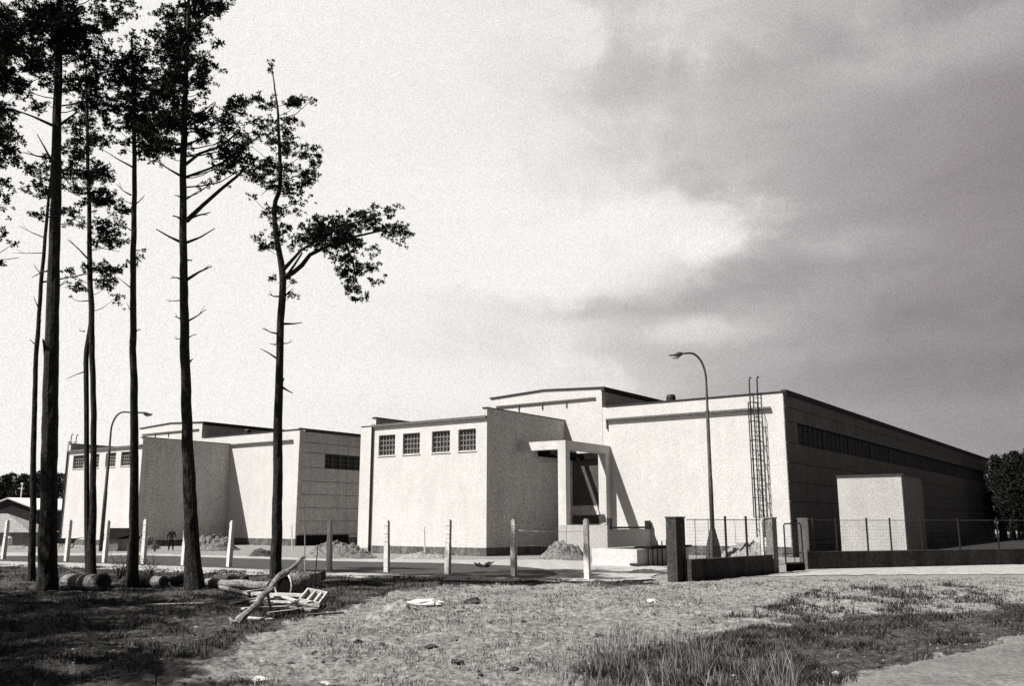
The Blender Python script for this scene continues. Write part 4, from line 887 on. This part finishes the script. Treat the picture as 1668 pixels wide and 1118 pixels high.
# long pale pole
b = MB(); a_ = gp(238, 994, .06); e_ = gp(330, 990, .09); f_ = gp(420, 981, .1); b.tube([a_, e_, f_], [.022, .03, .04], 6); tag(b.build('long_pole', M['board'], origin=a_), 'long thin pale pole lying left of the board pile', 'pole')
b = MB(); a_ = gp(262, 984, .03); e_ = gp(284, 977, .08); b.tube([a_, e_], [.015, .01], 5); tag(b.build('stick', M['board'], origin=a_), 'short pale stick in the shade behind the long pole', 'stick')
# leaning dead limb
b = MB(); D0 = G(385, 1022).y
pts = [(384, 1021, D0), (392, 1008, D0+.3), (405, 997, D0+.7), (419, 985, D0+1.1), (426, 972, D0+1.4), (437, 965, D0+1.8), (444, 954, D0+2.1), (449, 945, D0+2.4), (456, 938, D0+2.6), (466, 934, D0+2.8), (473, 928, D0+3), (480, 923, D0+3.2), (485, 916, D0+3.4), (494, 909, D0+3.6)]
b.tube([P(*p) for p in pts], [.10, .085, .08, .07, .085, .068, .07, .068, .075, .072, .045, .055, .038, .045], 9, True, 0.2)
b.tube([P(449, 944, D0+2.4), P(443, 950, D0+2.2), P(440, 962, D0+2.0), P(437, 972, D0+2.0)], .015, 5)
b.tube([P(436, 966, D0+1.8), P(438, 980, D0+1.7), P(442, 996, D0+1.6)], [.03, .035, .03], 6); b.tube([P(384, 1020, D0), P(374, 1008, D0+.2)], [.06, .03], 6); b.tube([P(384, 1020, D0), P(376, 1018, D0+.2)], [.06, .03], 6)
tag(b.build('dead_limb', M['deadwood'], origin=G(384, 1022)), 'crooked dead limb leaning up over the rusty drum', 'branch')
# drum lying on its side
c = P(462, 956, 25.3); ax = Vector((0.62, 0.78, -0.02)).normalized(); t = thing('drum', P(462, 975, 25.3), 'old drum lying open on its side behind the dead limb', 'drum')
b = MB(); r = .34; pr = [(0.0, r), (0.02, r*1.04), (.3, r), (.32, r*1.03), (.34, r), (.72, r*.92), (.80, r*.7), (.84, r*.3)]
b.tube([c+ax*x for x, _ in pr]+[c+ax*.7, c+ax*.05], [q for _, q in pr]+[r*.75, r*.93], 22, False); part('drum_shell', b, M['log'], t, True)
b = MB(); b.tube([c+ax*.06, c+ax*.08], r*.965, 20); part('drum_mouth_shade', b, M['dark'], t)  # black disc just inside the mouth stands for the shade within
b = MB(); n = 20; s1 = ax.cross(Z).normalized()
b.tube([c-ax*.01+(s1*math.cos(2*math.pi*k/n)+Z*math.sin(2*math.pi*k/n))*r*1.02 for k in range(n+1)], .022, 5); part('rim', b, M['conc'], t)
# black sheet metal piece right of the drum
q = gp(506, 958, .05); b = MB(); b.pbox(q-Vector((.5, 0, 0)), Vector((.85, .1, .18)), Vector((0, .5, 0)), Z*0.28); b.tube([q-Z*.1+Vector((.1, 0, 0)), q+Vector((.18, 0, 1.25))], [.025, .015], 5); tag(b.build('scrap_piece', M['clod'], origin=q), 'black scrap lump with an upright rod right of the drum', 'scrap')
# board pile
def board(px0, py0, px1, py1, z, wd_, th, label, m='board'):
    a_ = gp(px0, py0, z); e_ = gp(px1, py1, z); d = (e_-a_); n = Vector((-d.y, d.x, 0)).normalized(); b = MB(); b.pbox(a_, d, n*wd_, Z*th); tag(b.build('board', M[m], origin=a_), label, 'board', 'boards in the litter pile')
board(408, 978, 470, 984, .16, .28, .07, 'broad pale board at the left of the litter pile, under the dead limb')
board(440, 982, 498, 986, .24, .24, .07, 'pale board running right to the slatted crate')
board(402, 972, 452, 966, .12, .10, .05, 'thin pale batten behind the litter pile')
board(398, 1002, 470, 996, .05, .16, .04, 'low pale board flat in the grass before the litter pile')
board(440, 1004, 490, 1000, .04, .14, .05, 'grey board half buried below the crate', 'greyboard')
board(355, 966, 412, 972, .1, .12, .06, 'grey batten left of the litter pile', 'greyboard')
board(500, 1010, 560, 1003, .05, .06, .04, 'thin dark lath right of the crate', 'deadwood')
board(425, 990, 500, 996, .14, .22, .04, 'pale board lying crosswise in front of the drum')
board(418, 996, 452, 976, .10, .18, .04, 'short pale board slanting away under the dead limb')
board(520, 1002, 470, 990, .05, .2, .05, 'wide grey board beneath the front corner of the crate', 'greyboard')
board(380, 988, 432, 972, .03, .12, .04, 'pale batten crossing the tip of the long pole')
board(395, 1010, 440, 1014, .02, .12, .03, 'thin pale slat by the foot of the dead limb')
board(448, 976, 478, 998, .18, .12, .04, 'pale slat lying across the other boards')
q = P(486, 985, 23.3); ex = P(520, 992.5, 22.9)-q; t = thing('slatted_crate', q, 'shallow pale slatted crate tipped up at the right of the litter pile', 'crate')
ey = P(501, 967, 24.3)-q; b = MB(); nrm = ex.cross(ey).normalized()
b.pbox(q, ex, ey, nrm*.03); part('crate_floor', b, M['greyboard'], t)
b = MB(); h = nrm*.11
b.pbox(q+nrm*.031, ex, ey.normalized()*.05, h); b.pbox(q+ey+nrm*.031, ex, -ey.normalized()*.05, h); b.pbox(q+ey.normalized()*.051+nrm*.031, ex.normalized()*.05, ey-ey.normalized()*.102, h); b.pbox(q+ex+ey.normalized()*.051+nrm*.031, -ex.normalized()*.05, ey-ey.normalized()*.102, h); part('crate_sides', b, M['board'], t)
for k in (.36, .68): b = MB(); b.pbox(q+ex*k+ey.normalized()*.052+nrm*.031, ex.normalized()*.045, ey-ey.normalized()*.104, h*.8); part('slat', b, M['board'], t)
# stones
def rock(px, py, wpx, hpx, label, m='stone', name='stone', dep=.7, group='loose stones and clods'):
    c = gp(px, py); s_ = c.y/1498; b = MB(); n, mm = 12, 7; sd = px*.37
    for i in range(mm+1):
        ph = -math.pi/2+math.pi*i/mm
        for k in range(n):
            an = 2*math.pi*k/n; d = Vector((math.cos(an)*math.cos(ph), math.sin(an)*math.cos(ph), math.sin(ph))); f_ = 1+0.5*mn.noise(d*1.6+Vector((sd, 0, 0)))
            b.v.append(tuple(c+Vector((d.x*wpx*s_*.5*f_, d.y*wpx*s_*.5*dep*f_, d.z*hpx*s_*.62*f_+hpx*s_*.3))))
    for i in range(mm):
        for k in range(n): a0 = i*n+k; a1 = i*n+(k+1) % n; b.f.append((a0, a1, a1+n, a0+n))
    tag(b.build(name, M[m], origin=c), label, 'stone' if m == 'stone' else 'clod', group)
rock(693, 988, 56, 10, 'broad flat pale stone beside the small sand heap')
rock(422, 1108, 26, 9, 'small pale stone near the bottom edge, left of centre')
rock(530, 1112, 18, 7, 'tiny pale stone at the bottom edge, right of the other pale one')
rock(1062, 985, 16, 7, 'small angular pale stone on the open ground below the broad pier')
rock(1362, 1098, 14, 7, 'pale pebble at the edge of the road, lower right')
rock(750, 1003, 14, 4, 'dark flat clod right of the flat pale stone', 'clod', 'clod')
rock(583, 1047, 15, 9, 'round black clod on the bright ground, lower centre', 'clod', 'clod')
rock(622, 1055, 9, 5, 'tiny black clod right of the round one', 'clod', 'clod')
rock(745, 1076, 22, 5, 'flat black clod at lower centre', 'clod', 'clod')
rock(702, 1058, 22, 6, 'flat dark clod above the lower centre', 'clod', 'clod')
rock(838, 1092, 16, 7, 'black clod near the bottom edge, centre', 'clod', 'clod')
rock(975, 1040, 18, 11, 'black clod left of the dark grass', 'clod', 'clod')
rock(1330, 966, 16, 5, 'black clod on the open ground below the gate', 'clod', 'clod')
rock(1372, 990, 9, 5, 'tiny black clod on the open ground below the annex', 'clod', 'clod')
rock(770, 985, 30, 12, 'dark turf lump right of the flat pale stone', 'clod', 'clod')
rock(432, 992, 26, 12, 'rounded black lump in front of the litter pile', 'clod', 'clod')
def litter(name, region, n, m, label, smin, smax):
    xs = [p[0] for p in region]; V = []; F = []
    while len(F) < n*8:
        y = 9+22*R()**1.3; x = U(-y*.6, y*.62)
        if not poly_mask(np.array([x]), np.array([y]), region)[0]: continue
        if mn.noise(Vector((x*.9, y*.9, 5))) < U(-.5, .35) or (m == 'stone' and (poly_mask(np.array([x]), np.array([y]), VERGE)[0] or poly_mask(np.array([x]), np.array([y]), TURF_AND_SHADE)[0])): continue
        z = gz(x, y); s_ = U(smin, smax)*(0.5+R()**3*1.6); c = Vector((x, y, z+s_*.1)); an = U(0, 6.3); k = len(V)
        ax = Vector((math.cos(an), math.sin(an), 0))*s_*U(.8, 1.8); ay = Vector((-math.sin(an), math.cos(an), 0))*s_*U(.6, 1); az_ = Vector((U(-.3, .3)*s_, U(-.3, .3)*s_, s_*U(.4, .7)))
        V += [tuple(c+q) for q in (ax, ay, -ax*U(.7, 1), -ay, az_, -az_)]
        F += [(k, k+1, k+4), (k+1, k+2, k+4), (k+2, k+3, k+4), (k+3, k, k+4), (k+1, k, k+5), (k+2, k+1, k+5), (k+3, k+2, k+5), (k, k+3, k+5)]
    b = MB(); b.v = V; b.f = F; tag(b.build(name, M[m]), label, 'litter', kind='stuff')
OPEN0 = gpoly([(-400, 1500), (2300, 1500), (2300, 945), (1640, 942), (1110, 952), (300, 940), (-200, 940)])
litter('bark_litter', OPEN0, 3800, 'clod', 'dark crumbs of bark and turf strewn over the rough ground', .012, .035)
litter('gravel', OPEN0, 2600, 'sand', 'pale gravel crumbs strewn over the rough ground', .010, .024)
# thin upright stake in the near grass
q = gp(254, 1122); b = MB(); b.tube([q-Z*.2, q+Vector((-.01, 0, .22)), q+Vector((-.02, 0, .42))], [.012, .010, .008], 5); b.tube([q+Vector((-.02, 0, .42)), q+Vector((-.02, 0, .45))], .016, 5)
tag(b.build('stake', M['clod'], origin=q), 'thin black stake in the near grass at lower left', 'stake')
# bare shrubs by the left posts
def shrub(px, py, n, h, label):
    q = gp(px, py); b = MB()
    for k in range(n):
        an = U(0, 6.28); l = h*U(.5, 1.1); c = q; d = Vector((math.cos(an)*.5, math.sin(an)*.4, 1)).normalized(); pts = [c]
        for i in range(5): d = (d+Vector((U(-.3, .3), U(-.3, .3), -.14*i*.6))).normalized(); c = c+d*l/5; pts.append(c)
        b.tube(pts, [.014, .012, .01, .008, .006, .004], 4)
        for i in (2, 3, 4): b.tube([pts[i], pts[i]+Vector((U(-.25, .25), U(-.2, .2), U(.05, .25)))], [.007, .003], 3)
    tag(b.build('bare_shrub', M['bark'], origin=q), label, 'shrub', 'bare shrubs near the fence')
shrub(195, 945, 20, 1.1, 'bare twiggy shrub between the twin stems and the straight pine')
shrub(245, 940, 14, 1.0, 'bare twiggy shrub just right of the straight pine')
shrub(478, 945, 8, .7, 'small bare shrub right of the crooked pine')
q_ = G(250, 897)
shrub(252, 900, 16, 1.1, 'dark bare shrub beside the worker at the far block')

# ---------------------------------------------------------------- grass as blades (uncountable)
def grass(name, region, n, hmin, hmax, m, wd_=0.006, clump=0.0, lean=0.5, zoff=0.0):
    xs = [p[0] for p in region]; ys = [p[1] for p in region]; V = []; F = []; cnt = 0
    X = []; 
    while cnt < n:
        k = 4000; x = np.random.uniform(min(xs), max(xs), k); y = np.random.uniform(max(3, min(ys)), max(ys), k)
        # visible wedge only, denser near
        ok = poly_mask(x, y, region) & (np.abs(x) < y*0.62+1.0) & (np.random.rand(k) < np.clip(14/np.maximum(y, 3), 0.15, 1)**1.2)
        if clump: ok &= (vnoise(x, y, 1.6, 21)+0.6*vnoise(x, y, 5, 22)) > clump*np.random.rand(k)*1.2-0.1
        x = x[ok]; y = y[ok]; z = relief(x, y)+zoff
        for a, b_, c in zip(x, y, z):
            h = U(hmin, hmax)*(0.35+1.3*(mn.noise(Vector((a*1.3, b_*1.3, 3)))+0.5)); an = U(0, 6.28); l = U(0.1, lean)*h; s1 = math.cos(an); s2 = math.sin(an); ww = wd_*(0.7+b_*0.055)
            nn = len(V); pa = U(0, 6.28); wx_ = math.cos(pa)*ww; wy_ = math.sin(pa)*ww*0.4
            V += [(a-wx_, b_-wy_, c-0.02), (a+wx_, b_+wy_, c-0.02), (a+s1*l*0.35+wx_*.7, b_+s2*l*0.35+wy_*.7, c+h*0.55), (a+s1*l*0.35-wx_*.7, b_+s2*l*0.35-wy_*.7, c+h*0.55), (a+s1*l, b_+s2*l, c+h)]
            F += [(nn, nn+1, nn+2, nn+3), (nn+3, nn+2, nn+4)]
        cnt = len(V)//5
    mb = MB(); mb.v = V; mb.f = F; o = mb.build(name, m); tag(o, kind='stuff'); return o
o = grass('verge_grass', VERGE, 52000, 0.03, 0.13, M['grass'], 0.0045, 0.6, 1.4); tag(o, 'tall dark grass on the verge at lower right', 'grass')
o = grass('forest_grass', TURF_AND_SHADE, 52000, 0.03, 0.10, M['grass'], 0.006, 0.3, 0.9); tag(o, 'short grass on the shaded ground under the pines', 'grass')
OPEN = gpoly([(-400, 1500), (2300, 1500), (2300, 945), (1640, 942), (1110, 952), (700, 948), (600, 985)])
o = grass('dry_grass', OPEN, 42000, 0.02, 0.075, M['drygrass'], 0.006, 0.45, 1.1); tag(o, 'sparse dry grass over the open sandy ground', 'grass')
LONG = gpoly([(930, 1300), (940, 1118), (990, 1080), (1100, 1055), (1260, 1075), (1330, 1118), (1330, 1300)])
o = grass('long_grass', LONG, 3400, 0.06, 0.21, M['grass'], 0.004, 0.9, 2.2); tag(o, 'longer curling grass at the bottom edge right of centre', 'grass')
WEEDS = gpoly([(1180, 1010), (1300, 975), (1420, 960), (1560, 955), (1640, 965), (1640, 990), (1400, 1000), (1250, 1015)])
o = grass('low_weeds', WEEDS, 5000, 0.04, 0.14, M['grass'], 0.006, 1.3, 1.4); tag(o, 'scattered dark weeds on the ground below the long mesh fence', 'weeds')
TALLD = gpoly([(900, 1200), (900, 1050), (1100, 1040), (1300, 1100), (1300, 1200)])
o = grass('dry_stems', TALLD, 900, 0.15, 0.42, M['drygrass'], 0.004, 0.5, 0.6); tag(o, 'pale dry stems standing in the verge grass', 'grass')
for ob in bpy.data.objects:
    if '_o' in ob: del ob['_o']
